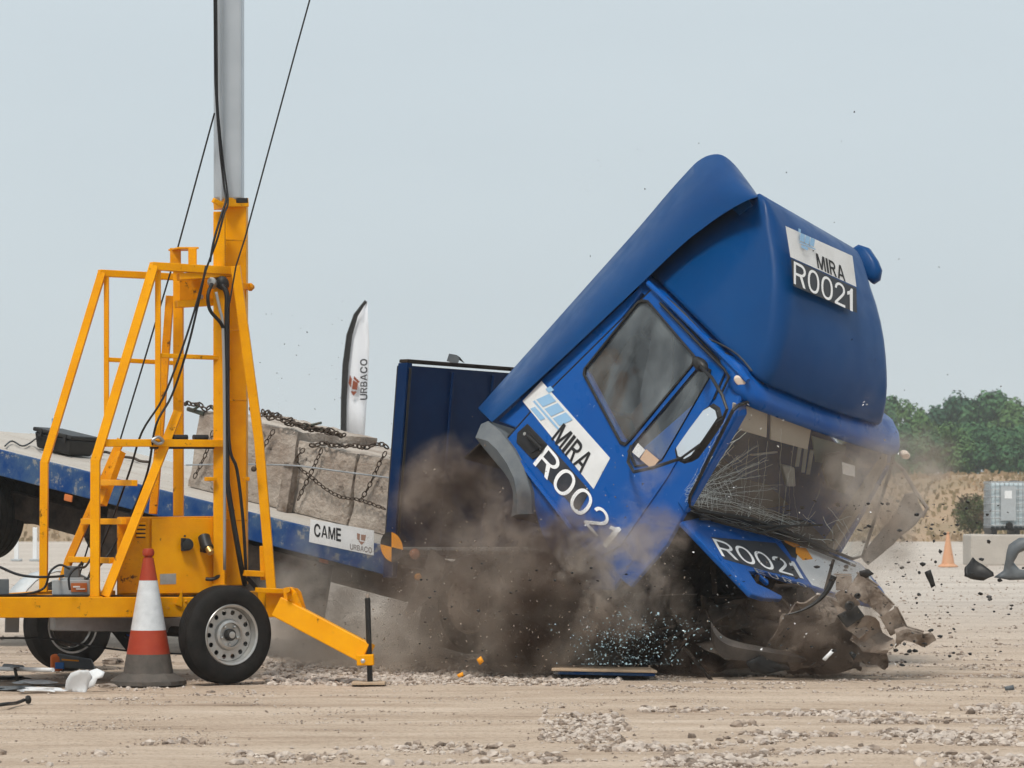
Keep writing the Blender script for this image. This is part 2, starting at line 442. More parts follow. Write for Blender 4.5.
# ------------------------------------------------------------------ text
GLYPH = {
    'n0': ([227,-7,174,1,130,24,95,62,69,113,53,178,48,254,53,330,69,395,95,447,130,484,174,508,227,516,279,508,323,484,358,447,384,395,400,330,405,254,400,178,384,113,359,62,323,24,279,1,227,50,261,56,290,74,313,103,330,144,340,194,344,254,340,314,330,365,313,405,290,435,261,453,227,460,192,453,163,435,140,405,123,365,113,314,109,254,113,194,123,144,140,103,163,74,192,56], [11,13,12,10,13,11,10,14,13,9,14,10,9,36,14,36,15,14,9,37,36,35,15,36,9,38,37,34,15,35,8,38,9,34,16,15,8,39,38,33,16,34,8,40,39,32,16,33,7,40,8,32,17,16,7,41,40,31,17,32,6,41,7,31,18,17,6,42,41,30,18,31,5,42,6,5,43,42,29,18,30,29,19,18,5,44,43,28,19,29,4,44,5,28,20,19,4,45,44,27,20,28,3,45,4,27,21,20,3,46,45,26,21,27,3,47,46,25,21,26,2,47,3,25,22,21,2,24,47,24,22,25,2,22,24,1,22,2,1,23,22,1,0,23]),
    'n2': ([64,0,64,47,234,229,261,257,282,282,299,305,311,327,318,348,320,371,317,397,308,419,293,436,273,449,250,457,224,460,196,457,172,447,153,433,139,413,130,390,127,362,66,362,71,405,86,442,111,473,143,496,182,511,225,516,268,511,306,497,337,474,361,445,376,411,381,372,378,345,371,318,357,290,336,259,306,223,267,180,153,60,153,57,389,57,389,0], [26,28,27,26,29,28,25,29,26,25,30,29,24,30,25,24,31,30,23,15,24,15,14,24,14,13,24,13,31,24,12,31,13,23,16,15,11,31,12,23,17,16,11,32,31,22,17,23,10,32,11,22,18,17,9,32,10,22,19,18,9,33,32,21,19,22,8,33,9,21,20,19,8,34,33,7,34,8,6,34,7,6,35,34,5,35,6,5,36,35,4,36,5,4,37,36,3,37,4,3,38,37,2,38,3,1,38,2,1,39,38,1,40,39,1,41,40,1,42,41,1,43,42,0,43,1]),
    'nC': ([267,-7,205,1,150,25,104,63,70,115,48,179,40,254,48,329,70,393,104,445,150,484,205,508,267,516,305,513,340,504,373,490,402,471,427,447,448,418,463,385,473,348,408,348,401,373,389,395,375,413,357,428,337,440,315,449,292,454,267,456,223,450,184,432,150,403,125,364,109,314,103,254,109,194,125,145,151,105,184,76,223,59,267,53,292,55,315,60,337,69,357,81,375,96,389,114,401,136,408,160,473,160,463,124,448,91,428,62,402,38,373,19,341,5,305,-4], [11,13,12,11,14,13,10,14,11,10,15,14,10,16,15,9,16,10,9,29,16,29,17,16,9,30,29,28,17,29,27,17,28,9,31,30,26,17,27,26,18,17,8,31,9,25,18,26,8,32,31,24,18,25,24,19,18,23,19,24,8,33,32,22,19,23,7,33,8,22,20,19,21,20,22,7,34,33,6,34,7,6,35,34,5,35,6,5,36,35,5,37,36,4,37,5,48,50,49,48,51,50,4,38,37,47,51,48,47,52,51,3,38,4,46,52,47,3,39,38,45,52,46,45,53,52,44,53,45,3,40,39,43,53,44,2,40,3,43,54,53,42,54,43,2,41,40,41,54,42,2,54,41,2,55,54,1,55,2,1,56,55,1,57,56,0,57,1]),
    'nE': ([60,0,60,509,372,509,372,452,125,452,125,286,355,286,355,229,125,229,125,57,375,57,375,0], [0,4,1,4,2,1,4,3,2,0,5,4,0,8,5,8,6,5,8,7,6,0,9,8,0,10,9,0,11,10]),
    'nU': ([259,-8,203,-2,154,15,114,43,85,80,66,124,60,173,60,509,124,509,124,178,128,144,141,113,160,87,187,68,220,56,259,52,298,56,331,68,357,87,377,113,389,144,393,178,393,509,457,509,457,173,451,124,433,80,403,43,363,15,315,-2], [6,8,7,6,9,8,21,23,22,21,24,23,6,10,9,20,24,21,5,10,6,20,25,24,5,11,10,19,25,20,19,26,25,4,11,5,4,12,11,18,26,19,4,13,12,17,26,18,3,13,4,17,27,26,3,14,13,16,27,17,3,15,14,15,27,16,3,27,15,2,27,3,2,28,27,1,28,2,1,29,28,0,29,1]),
    'nO': ([267,-7,205,1,150,25,105,63,70,115,48,179,40,254,48,329,70,393,105,445,150,484,205,508,267,516,329,508,384,484,429,445,464,393,486,329,493,254,486,179,464,115,429,63,384,25,329,1,267,53,310,59,349,76,383,105,408,144,425,194,430,254,425,314,408,365,383,404,349,433,310,450,267,456,223,450,184,433,151,404,125,364,109,314,103,254,109,194,125,144,151,105,184,76,223,59], [11,13,12,10,13,11,10,14,13,9,14,10,9,36,14,36,15,14,9,37,36,35,15,36,34,15,35,9,38,37,8,38,9,34,16,15,33,16,34,8,39,38,32,16,33,8,40,39,7,40,8,32,17,16,31,17,32,7,41,40,6,41,7,31,18,17,30,18,31,6,42,41,5,42,6,5,43,42,29,18,30,29,19,18,5,44,43,28,19,29,4,44,5,28,20,19,4,45,44,27,20,28,3,45,4,27,21,20,3,46,45,26,21,27,3,47,46,25,21,26,25,22,21,2,47,3,2,24,47,24,22,25,2,22,24,1,22,2,1,23,22,1,0,23]),
    'b0': ([337,6,286,-20,227,-29,167,-20,116,6,76,49,48,106,31,174,26,254,31,334,48,403,77,459,117,502,168,529,227,538,286,529,337,502,376,459,405,402,422,334,427,254,422,174,405,106,377,49,178,90,200,76,227,72,253,76,275,90,294,115,309,150,319,197,322,254,319,312,309,359,294,394,275,419,253,433,227,437,200,433,178,419,159,394,144,358,135,312,131,254,135,197,144,150,159,115], [13,15,14,12,15,13,12,16,15,11,16,12,11,17,16,10,39,11,39,38,11,38,17,11,38,37,17,37,18,17,36,18,37,10,40,39,10,41,40,35,18,36,9,41,10,35,19,18,9,42,41,34,19,35,33,19,34,9,43,42,8,43,9,33,20,19,32,20,33,8,44,43,7,44,8,32,21,20,7,45,44,31,21,32,7,46,45,30,21,31,6,46,7,30,22,21,6,47,46,29,22,30,28,22,29,6,24,47,28,23,22,5,24,6,27,23,28,5,25,24,5,26,25,26,23,27,5,23,26,5,0,23,4,0,5,4,1,0,3,1,4,3,2,1]),
    'b2': ([411,-22,42,-22,42,56,218,244,244,272,265,296,280,317,290,335,296,353,298,371,296,391,289,407,278,419,263,429,245,435,224,437,201,435,183,428,169,417,158,403,152,385,147,340,41,340,49,410,67,454,95,489,133,516,176,532,225,538,273,532,316,516,352,490,380,457,397,417,403,373,400,341,392,310,376,279,354,245,323,208,283,165,175,52,175,79,411,79], [27,29,28,27,30,29,26,30,27,26,31,30,25,31,26,25,32,31,24,32,25,24,14,32,14,33,32,23,16,24,16,15,24,15,14,24,13,33,14,23,17,16,12,33,13,23,18,17,11,33,12,23,19,18,11,34,33,22,19,23,10,34,11,22,20,19,9,34,10,22,21,20,9,35,34,8,35,9,7,35,8,7,36,35,6,36,7,5,36,6,5,37,36,4,37,5,4,38,37,3,38,4,3,39,38,2,39,3,2,40,39,2,42,40,42,41,40,2,43,42,2,0,43,1,0,2]),
    'bC': ([348,-16,309,-26,267,-29,199,-20,139,6,88,49,50,105,26,174,18,254,26,334,50,403,88,460,138,502,199,529,267,538,308,535,347,525,383,510,416,488,444,462,467,430,484,393,501,326,392,326,380,365,371,382,359,398,344,410,328,421,309,428,289,432,268,434,229,429,195,413,167,389,145,354,131,309,126,254,131,199,145,154,167,120,196,95,229,80,268,75,289,76,309,81,328,88,344,98,359,111,371,126,380,144,392,182,501,182,484,116,467,79,444,48,416,21,384,-1], [13,15,14,13,16,15,12,16,13,12,17,16,12,18,17,11,18,12,11,19,18,11,20,19,10,32,11,32,31,11,31,20,11,30,20,31,29,20,30,29,21,20,10,33,32,28,21,29,27,21,28,10,34,33,26,21,27,9,34,10,25,21,26,25,22,21,9,35,34,24,22,25,23,22,24,9,36,35,8,36,9,8,37,36,8,38,37,7,38,8,7,39,38,50,52,51,50,53,52,6,39,7,6,40,39,49,53,50,48,53,49,6,41,40,48,54,53,47,54,48,5,41,6,46,54,47,5,42,41,45,54,46,44,54,45,5,43,42,44,55,54,43,55,44,5,55,43,4,55,5,4,56,55,4,57,56,3,57,4,3,0,57,3,1,0,2,1,3]),
    'bE': ([397,-22,38,-22,38,531,394,531,394,430,147,430,147,308,377,308,377,207,147,207,147,79,397,79], [1,5,2,5,3,2,5,4,3,1,6,5,1,9,6,9,7,6,9,8,7,1,10,9,1,11,10,1,0,11]),
    'bU': ([374,-4,320,-24,259,-30,198,-24,144,-4,99,27,66,68,45,118,38,172,38,531,146,531,146,180,150,149,160,124,176,103,198,87,225,77,259,74,293,77,320,87,341,103,357,124,367,149,371,179,371,531,479,531,479,172,472,118,452,68,418,27], [8,10,9,8,11,10,23,25,24,23,26,25,8,12,11,22,26,23,7,12,8,22,27,26,7,13,12,21,27,22,7,14,13,20,27,21,20,28,27,6,14,7,6,15,14,19,28,20,6,16,15,18,28,19,17,28,18,6,17,16,6,28,17,6,29,28,5,29,6,5,0,29,4,0,5,4,1,0,3,1,4,3,2,1]),
    'bO': ([395,6,335,-20,267,-29,199,-20,139,6,88,49,50,105,26,174,18,254,26,334,50,403,88,460,139,502,199,529,267,538,335,529,395,502,446,460,484,403,507,334,515,254,507,175,484,105,446,49,196,95,229,80,267,75,304,80,338,95,366,119,388,154,403,199,408,254,403,310,388,355,366,390,338,414,304,429,267,434,229,429,196,414,168,389,145,355,131,310,126,254,131,199,145,154,168,119], [13,15,14,12,15,13,12,16,15,11,16,12,11,17,16,10,17,11,10,39,17,39,38,17,38,37,17,37,18,17,36,18,37,10,40,39,35,18,36,10,41,40,9,41,10,35,19,18,34,19,35,9,42,41,33,19,34,9,43,42,8,43,9,33,20,19,32,20,33,8,44,43,31,20,32,8,45,44,31,21,20,7,45,8,7,46,45,30,21,31,30,22,21,6,46,7,6,47,46,29,22,30,6,24,47,28,22,29,28,23,22,5,24,6,5,25,24,27,23,28,5,26,25,26,23,27,5,23,26,5,0,23,4,0,5,4,1,0,3,1,4,3,2,1]),
    'nI': ([0,0,85,0,85,512,0,512], [0,1,2,0,2,3]),
    'n1': ([175,0,262,0,262,512,205,512,165,440,90,400,90,322,175,362], [0,1,2,0,2,3,0,3,4,0,4,7,4,5,6,4,6,7]),
    'bI': ([-20,0,105,0,105,512,-20,512], [0,1,2,0,2,3]),
    'b1': ([155,0,282,0,282,512,205,512,165,440,90,390,90,302,155,352], [0,1,2,0,2,3,0,3,4,0,4,7,4,5,6,4,6,7]),
}
def hand_glyph(outer, holes):
    b = MB()
    b.plate([Vector((x, y, 0)) for x, y in outer], [[Vector((x, y, 0)) for x, y in h] for h in holes], (0, 0, 1), 0)
    v = []
    for q in b.v:
        v += [q.x, q.y]
    return (v, [i for f in b.f for i in f])
def arc(cx, cy, rx, ry, a0, a1, n=8):
    return [(cx + rx * math.cos(rad(a0 + (a1 - a0) * k / n)), cy + ry * math.sin(rad(a0 + (a1 - a0) * k / n))) for k in range(n + 1)]
for pre, w_ in (('n', 66), ('b', 88)):
    GLYPH[pre + 'R'] = hand_glyph([(0, 0), (w_, 0), (w_, 215), (185, 215), (290, 0), (290 + w_ * 1.15, 0), (255 + w_ * .2, 235)] + arc(215, 368, 160, 144, -50, 90) + [(0, 512)],
                                  [[(w_, 215 + w_ * .85)] + arc(215, 362 + w_ * .03, 160 - w_, 144 - w_ * .92, -90, 90) + [(w_, 512 - w_ * .85)]])
    GLYPH[pre + 'A'] = hand_glyph([(0, 0), (w_ * 1.05, 0), (w_ * .6 + 85, 125), (375 - w_ * .6, 125), (460 - w_ * 1.05, 0), (460, 0), (230 + w_ * .6, 512), (230 - w_ * .6, 512)],
                                  [[(w_ * .6 + 108, 125 + w_ * .8), (352 - w_ * .6, 125 + w_ * .8), (230, 512 - w_ * 1.2)]])
    GLYPH[pre + 'M'] = hand_glyph([(0, 0), (w_, 0), (w_, 350), (255 - w_ * .5, 0), (255 + w_ * .5, 0), (510 - w_, 350), (510 - w_, 0), (510, 0), (510, 512), (510 - w_ * 1.4, 512), (255, 150), (w_ * 1.4, 512), (0, 512)], [])
    GLYPH[pre + 'B'] = hand_glyph([(0, 0)] + arc(215, 145, 160, 145, -90, 60) + arc(205, 385, 145, 127, -35, 90) + [(0, 512)],
                                  [[(w_, w_ * .85)] + arc(215, 145, 160 - w_, 145 - w_ * .85, -90, 90, 6) + [(w_, 290 - w_ * .85)],
                                   [(w_, 290)] + arc(205, 362, 145 - w_, 72, -90, 90, 6) + [(w_, 434)]])
def layout(body, bold):
    """flat letter outlines, scaled to a 1 x 1 box; returns vertices and triangles"""
    X, vs, fs = 0.0, [], []
    for ch in body:
        v, f = GLYPH[('b' if bold > .008 else 'n') + ch]
        x0_ = min(v[0::2])
        w_ = max(v[0::2]) - x0_
        n_ = len(vs)
        vs += [(X + a - x0_, b_) for a, b_ in zip(v[0::2], v[1::2])]
        fs += [tuple(n_ + i for i in f[k:k + 3]) for k in range(0, len(f), 3)]
        X += w_ + 62
    ax_ = [q[0] for q in vs]
    ay_ = [q[1] for q in vs]
    return [((a - min(ax_)) / (max(ax_) - min(ax_)), (b_ - min(ay_)) / (max(ay_) - min(ay_))) for a, b_ in vs], fs
def text(body, o, right, up, width, height, m, name='lettering', parent=None, th=.002, bold=0.0, label=None):
    right, up = Vector(right).normalized(), Vector(up).normalized()
    n = right.cross(up).normalized()
    vs, fs = layout(body, bold)
    b = MB()
    b.add([Vector(o) + right * (c[0] * width) + up * (c[1] * height) + n * th for c in vs], fs)
    ob = b.build(name, m, parent, fix=False)
    if label:
        ob['label'] = label
    return ob

def wheel(parent, c, ax, R, wdt, rimR, tyre_m, rim_m, name='wheel', holes=12, dish=.0, vertical=None):
    """c = centre of outer face plane, ax = outward axis"""
    ax = Vector(ax).normalized()
    c = Vector(c)
    ty = MB()
    prof = [(rimR, -.005), (rimR + .012, .004), (R * .86, .008), (R * .93, -.004), (R * .975, -.02), (R * .99, -.032)]
    k = 5
    for i in range(k):
        o0 = -.035 - (wdt - .07) * i / k
        o1 = -.035 - (wdt - .07) * (i + .82) / k
        o2 = -.035 - (wdt - .07) * (i + 1) / k
        prof += [(R, o0), (R, o1), (R - .011, o1 - .001), (R - .011, o2 + .001)]
    prof += [(R, -wdt + .034), (R * .97, -wdt + .015), (R * .9, -wdt - .002), (rimR, -wdt + .005)]
    ty.lathe(c, ax, prof, 56, False)
    t = ty.build('tyre', tyre_m, parent, smooth=True)
    rm = MB()
    rm.lathe(c, ax, [(rimR * .93, -wdt + .01), (rimR, -wdt + .01), (rimR + .003, -.004), (rimR - .004, .004), (rimR - .018, -.004), (rimR - .022, -.03), (rimR - .03, -.06), (rimR * .86, -.065), (rimR * .84, -.09), (rimR * .80, -.09), (rimR * .78, -wdt + .02)], 48, False)
    r = rm.build('rim', rim_m, parent, smooth=True)
    a = ax.cross(Vector((0, 0, 1))).normalized()
    b = ax.cross(a)
    def circ(cx, cy, rr, n, off):
        return [c + ax * off + a * (cx + rr * math.cos(2 * math.pi * q / n)) + b * (cy + rr * math.sin(2 * math.pi * q / n)) for q in range(n)]
    dk = MB()
    d0 = -.05 + dish
    hl = [circ(math.cos(2 * math.pi * q / holes) * rimR * .73, math.sin(2 * math.pi * q / holes) * rimR * .73, rimR * .085, 8, d0) for q in range(holes)]
    dk.plate(circ(0, 0, rimR * .86, 40, d0), hl + [circ(0, 0, rimR * .5, 28, d0)], ax, .008)
    dk.build('wheel_disc', rim_m, parent)
    hb = MB()
    hb.lathe(c, ax, [(rimR * .5, d0 - .02), (rimR * .52, d0), (rimR * .48, d0 + .022), (rimR * .40, d0 + .03), (rimR * .38, d0 + .012), (rimR * .22, d0 + .010), (rimR * .01, d0 + .010)], 36)
    h = hb.build('hub', rim_m, parent, smooth=True)
    cp = MB()
    cp.lathe(c, ax, [(rimR * .2, d0), (rimR * .2, d0 + .035), (rimR * .16, d0 + .05), (.001, d0 + .052)], 20)
    cp.build('hub_cap', BLACK, parent, smooth=True)
    cq = MB()
    cq.lathe(c, ax, [(rimR * .11, d0), (rimR * .11, d0 + .056), (.001, d0 + .058)], 16)
    cq.build('cap_centre', rim_m, parent, smooth=True)
    for q in range(5):
        g = MB()
        an = 2 * math.pi * q / 5 + .3
        cc = c + a * math.cos(an) * rimR * .31 + b * math.sin(an) * rimR * .31
        g.lathe(cc, ax, [(.011, d0 + .005), (.011, d0 + .028), (.004, d0 + .032)], 6)
        g.build('wheel_nut', rim_m, parent)
    bk = MB()
    bk.lathe(c, ax, [(rimR * .76, -wdt * .7), (rimR * .76, -wdt * .7 - .01), (.001, -wdt * .7 - .01)], 24)
    bk.build('brake_drum', DIRTY, parent)


def sm(L, n=4):
    o = []
    for i in range(len(L) - 1):
        for k in range(n):
            t = k / n
            p0, p1, p2, p3 = Vector(L[max(i - 1, 0)]), Vector(L[i]), Vector(L[i + 1]), Vector(L[min(i + 2, len(L) - 1)])
            o.append(.5 * ((2 * p1) + (-p0 + p2) * t + (2 * p0 - 5 * p1 + 4 * p2 - p3) * t * t + (-p0 + 3 * p1 - 3 * p2 + p3) * t ** 3))
    o.append(Vector(L[-1]))
    return o

# ================================================================== SETTING
def gz(x, y):
    n1 = noise.noise(Vector((x * .25, y * .9, 1.3)))
    n2 = noise.noise(Vector((x * 1.3, y * 2.6, 4.1)))
    n3 = noise.noise(Vector((x * 6, y * 7, 9.1)))
    fade = max(0, min(1, (44 - y) / 10)) * max(0, min(1, (9 - abs(x)) / 2))
    return (n1 * .016 + n2 * .010 + n3 * .0045) * fade - .008
def ground_material():
    m = mat('dusty_gravel_ground', (.60, .49, .39), .95)
    t = m.node_tree
    b = t.nodes['Principled BSDF']
    b.inputs['Specular IOR Level'].default_value = .15
    g = t.nodes.new('ShaderNodeNewGeometry')
    mp = t.nodes.new('ShaderNodeMapping')
    mp.inputs['Scale'].default_value = (.35, 1.6, 1)
    mp.inputs['Rotation'].default_value = (0, 0, rad(-4))
    t.links.new(g.outputs['Position'], mp.inputs[0])
    def nz(sc_, det, src, ro=.6):
        n = t.nodes.new('ShaderNodeTexNoise')
        n.inputs['Scale'].default_value = sc_
        n.inputs['Detail'].default_value = det
        n.inputs['Roughness'].default_value = ro
        t.links.new(src, n.inputs['Vector'])
        return n.outputs['Fac']
    def ramp(src, stops):
        c = t.nodes.new('ShaderNodeValToRGB')
        e = c.color_ramp.elements
        e[0].position, e[0].color = stops[0]
        e[1].position, e[1].color = stops[-1]
        for p, q in stops[1:-1]:
            k = e.new(p)
            k.color = q
        t.links.new(src, c.inputs[0])
        return c.outputs[0]
    def mix(a, b_, f, mode='MIX'):
        k = t.nodes.new('ShaderNodeMix')
        k.data_type = 'RGBA'
        k.blend_type = mode
        t.links.new(a, k.inputs['A'])
        t.links.new(b_, k.inputs['B'])
        if isinstance(f, float):
            k.inputs['Factor'].default_value = f
        else:
            t.links.new(f, k.inputs['Factor'])
        return k.outputs['Result']
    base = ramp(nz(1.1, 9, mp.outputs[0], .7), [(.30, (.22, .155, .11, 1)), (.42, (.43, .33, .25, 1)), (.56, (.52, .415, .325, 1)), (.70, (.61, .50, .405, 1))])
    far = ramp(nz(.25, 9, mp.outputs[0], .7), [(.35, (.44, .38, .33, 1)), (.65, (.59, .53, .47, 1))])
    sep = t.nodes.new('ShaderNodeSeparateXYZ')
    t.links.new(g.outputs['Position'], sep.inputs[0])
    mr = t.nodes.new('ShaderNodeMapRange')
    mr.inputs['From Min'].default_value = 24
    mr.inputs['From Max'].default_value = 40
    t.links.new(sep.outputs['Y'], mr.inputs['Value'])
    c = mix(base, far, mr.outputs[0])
    grit = ramp(nz(38, 6, g.outputs['Position'], .8), [(.36, (.50, .47, .44, 1)), (.5, (1, 1, 1, 1)), (.7, (1.12, 1.1, 1.08, 1))])
    c = mix(c, grit, .8, 'MULTIPLY')
    spots = ramp(nz(14, 5, mp.outputs[0], .75), [(.62, (1, 1, 1, 1)), (.72, (.45, .38, .32, 1))])
    c = mix(c, spots, .7, 'MULTIPLY')
    t.links.new(c, b.inputs['Base Color'])
    bp = t.nodes.new('ShaderNodeBump')
    bp.inputs['Strength'].default_value = .7
    bp.inputs['Distance'].default_value = .015
    t.links.new(nz(30, 8, g.outputs['Position'], .75), bp.inputs['Height'])
    t.links.new(bp.outputs[0], b.inputs['Normal'])
    return m
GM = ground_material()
xs = [-3000, -900, -300, -120, -60, -30, -18, -12, -9] + list(np.arange(-7, 7.01, .065)) + [9, 12, 18, 30, 60, 120, 300, 900, 3000]
ys = [-200, -40, 0, 8, 12] + list(np.arange(14, 30, .065)) + list(np.arange(30, 44, .4)) + [46, 50, 60, 75, 90, 110, 150, 250, 500, 1000, 3000]
V, Fc = [], []
for y in ys:
    for x in xs:
        V.append((x, y, gz(x, y)))
nx = len(xs)
for j in range(len(ys) - 1):
    for i in range(nx - 1):
        Fc.append((j * nx + i, j * nx + i + 1, (j + 1) * nx + i + 1, (j + 1) * nx + i))
me = bpy.data.meshes.new('ground')
me.from_pydata(V, [], Fc)
me.materials.append(GM)
for p in me.polygons:
    p.use_smooth = True
go = bpy.data.objects.new('ground', me)
link(go)
kind(go, 'structure')

# grassy bank behind the site
BANKM = mat('dry_grass_bank', (.38, .265, .175), .95, col2=(.26, .195, .12), nscale=.25, dist=.3, speck=(.20, .19, .10), speck_amt=.60, speck_scale=2.6, bump=.6, bscale=3, detail=10)
def bank_z(x, y):
    k = max(0, min(1, (y - 106) / 17))
    k = k * k * (3 - 2 * k)
    h = 2.45 + .25 * noise.noise(Vector((x * .06, 3, 0))) + (.02 * max(0, x - 14))
    z = h * k + max(0, y - 125) * .002
    return z + (.16 * noise.noise(Vector((x * .7, y * .6, 0))) + .07 * noise.noise(Vector((x * 2.5, y * 2.5, 5)))) * k - .05
V, Fc = [], []
bxs = list(np.arange(-60, 60.1, .45))
bys = list(np.arange(104, 128, .5)) + [132, 140, 160, 200, 300, 500, 1500]
for y in bys:
    for x in bxs:
        xx = x if y < 150 else x * (y / 150)
        V.append((xx, y, bank_z(xx, y)))
nx = len(bxs)
for j in range(len(bys) - 1):
    for i in range(nx - 1):
        Fc.append((j * nx + i, j * nx + i + 1, (j + 1) * nx + i + 1, (j + 1) * nx + i))
me = bpy.data.meshes.new('bank')
me.from_pydata(V, [], Fc)
me.materials.append(BANKM)
for p in me.polygons:
    p.use_smooth = True
bk = bpy.data.objects.new('hill', me)
link(bk)
kind(bk, 'structure')
# dry grass tufts on the bank
GRM = mat('dry_grass_blades', (.40, .28, .18), .9, col2=(.25, .21, .12), nscale=.35, dist=.3)
g = MB()
for i in range(9000):
    x = R_.uniform(-26, 27)
    y = R_.uniform(107, 126)
    z = bank_z(x, y)
    h = R_.uniform(.05, .22)
    a = R_.uniform(0, 3.14)
    dx, dy = math.cos(a) * h * .4, math.sin(a) * h * .4
    g.add([(x - dx, y - dy, z), (x + dx, y + dy, z), (x + dx * 1.3 + R_.uniform(-.1, .1), y + dy, z + h), (x - dx * .4, y - dy, z + h * .8)], [(0, 1, 2, 3)])
kind(g.build('grass', GRM, fix=False), 'stuff')

# gravel and rubble lying on the ground
def ico(c, r, squash, mb, rnd):
    t = (1 + 5 ** .5) / 2
    base = [(-1, t, 0), (1, t, 0), (-1, -t, 0), (1, -t, 0), (0, -1, t), (0, 1, t), (0, -1, -t), (0, 1, -t), (t, 0, -1), (t, 0, 1), (-t, 0, -1), (-t, 0, 1)]
    fs = [(0, 11, 5), (0, 5, 1), (0, 1, 7), (0, 7, 10), (0, 10, 11), (1, 5, 9), (5, 11, 4), (11, 10, 2), (10, 7, 6), (7, 1, 8), (3, 9, 4), (3, 4, 2), (3, 2, 6), (3, 6, 8), (3, 8, 9), (4, 9, 5), (2, 4, 11), (6, 2, 10), (8, 6, 7), (9, 8, 1)]
    q = Matrix.Rotation(rnd.uniform(0, 6.28), 3, 'Z') @ Matrix.Rotation(rnd.uniform(-.5, .5), 3, 'X')
    sx, sy = rnd.uniform(.7, 1.3), rnd.uniform(.6, 1.1)
    vs = []
    for v in base:
        k = r / 1.9 * rnd.uniform(.75, 1.2)
        vs.append(Vector(c) + q @ Vector((v[0] * k * sx, v[1] * k * sy, v[2] * k * squash)))
    mb.add(vs, fs)
def octa(c, r, squash, mb, rnd):
    vs = []
    a0 = rnd.uniform(0, 6.28)
    for k in range(4):
        rr = r * rnd.uniform(.6, 1.15)
        vs.append((c[0] + math.cos(a0 + k * 1.57) * rr, c[1] + math.sin(a0 + k * 1.57) * rr * .85, c[2] + rnd.uniform(-.2, .2) * r))
    vs.append((c[0] + rnd.uniform(-.2, .2) * r, c[1], c[2] + r * squash))
    vs.append((c[0], c[1], c[2] - r * squash * .6))
    mb.add(vs, [(0, 1, 4), (1, 2, 4), (2, 3, 4), (3, 0, 4), (1, 0, 5), (2, 1, 5), (3, 2, 5), (0, 3, 5)])
GR1 = mat('pale_gravel', (.58, .50, .43), .9, col2=(.36, .30, .26), nscale=17, dist=.3, detail=2)
GR2 = mat('dark_gravel', (.13, .10, .08), .9, col2=(.38, .30, .24), nscale=15, dist=.3, detail=2)
g1, g2 = MB(), MB()
def scat(n, px0, px1, py0, py1, r0, r1, pd=.25, clump=0):
    for i in range(n):
        for _ in range(12):
            py = R_.uniform(py0, py1)
            px = R_.uniform(px0, px1)
            d = EYE * FPX / (py - HOR)
            x, y = (px - 512) * d / FPX, d
            if clump == 0 or noise.noise(Vector((x * 1.4, y * 2.2, 7))) > clump * R_.random():
                break
        r = r0 + (r1 - r0) * R_.random() ** 2.5
        m_ = g2 if R_.random() < pd else g1
        (ico if r > .02 else octa)((x, y, gz(x, y) + r * .2), r, R_.uniform(.45, .8), m_, R_)
scat(6500, 265, 620, 656, 685, .008, .030, .22)
scat(900, 265, 560, 664, 682, .012, .045, .25, .3)
scat(3000, 560, 1040, 664, 692, .005, .022, .35, .5)
scat(5200, 540, 1040, 708, 768, .005, .026, .35, .35)
scat(1500, 600, 1040, 706, 768, .012, .042, .3, .4)
scat(6500, -20, 1040, 688, 768, .003, .013, .5, .3)
scat(300, -20, 560, 742, 768, .01, .04, .35, .5)
scat(1300, -20, 280, 645, 700, .005, .022, .4, .5)
scat(2200, 850, 1040, 560, 665, .006, .026, .3, .4)
scat(1200, -20, 330, 560, 640, .008, .028, .2, .2)
kind(g1.build('gravel', GR1, fix=False), 'stuff')
kind(g2.build('rubble', GR2, fix=False), 'stuff')

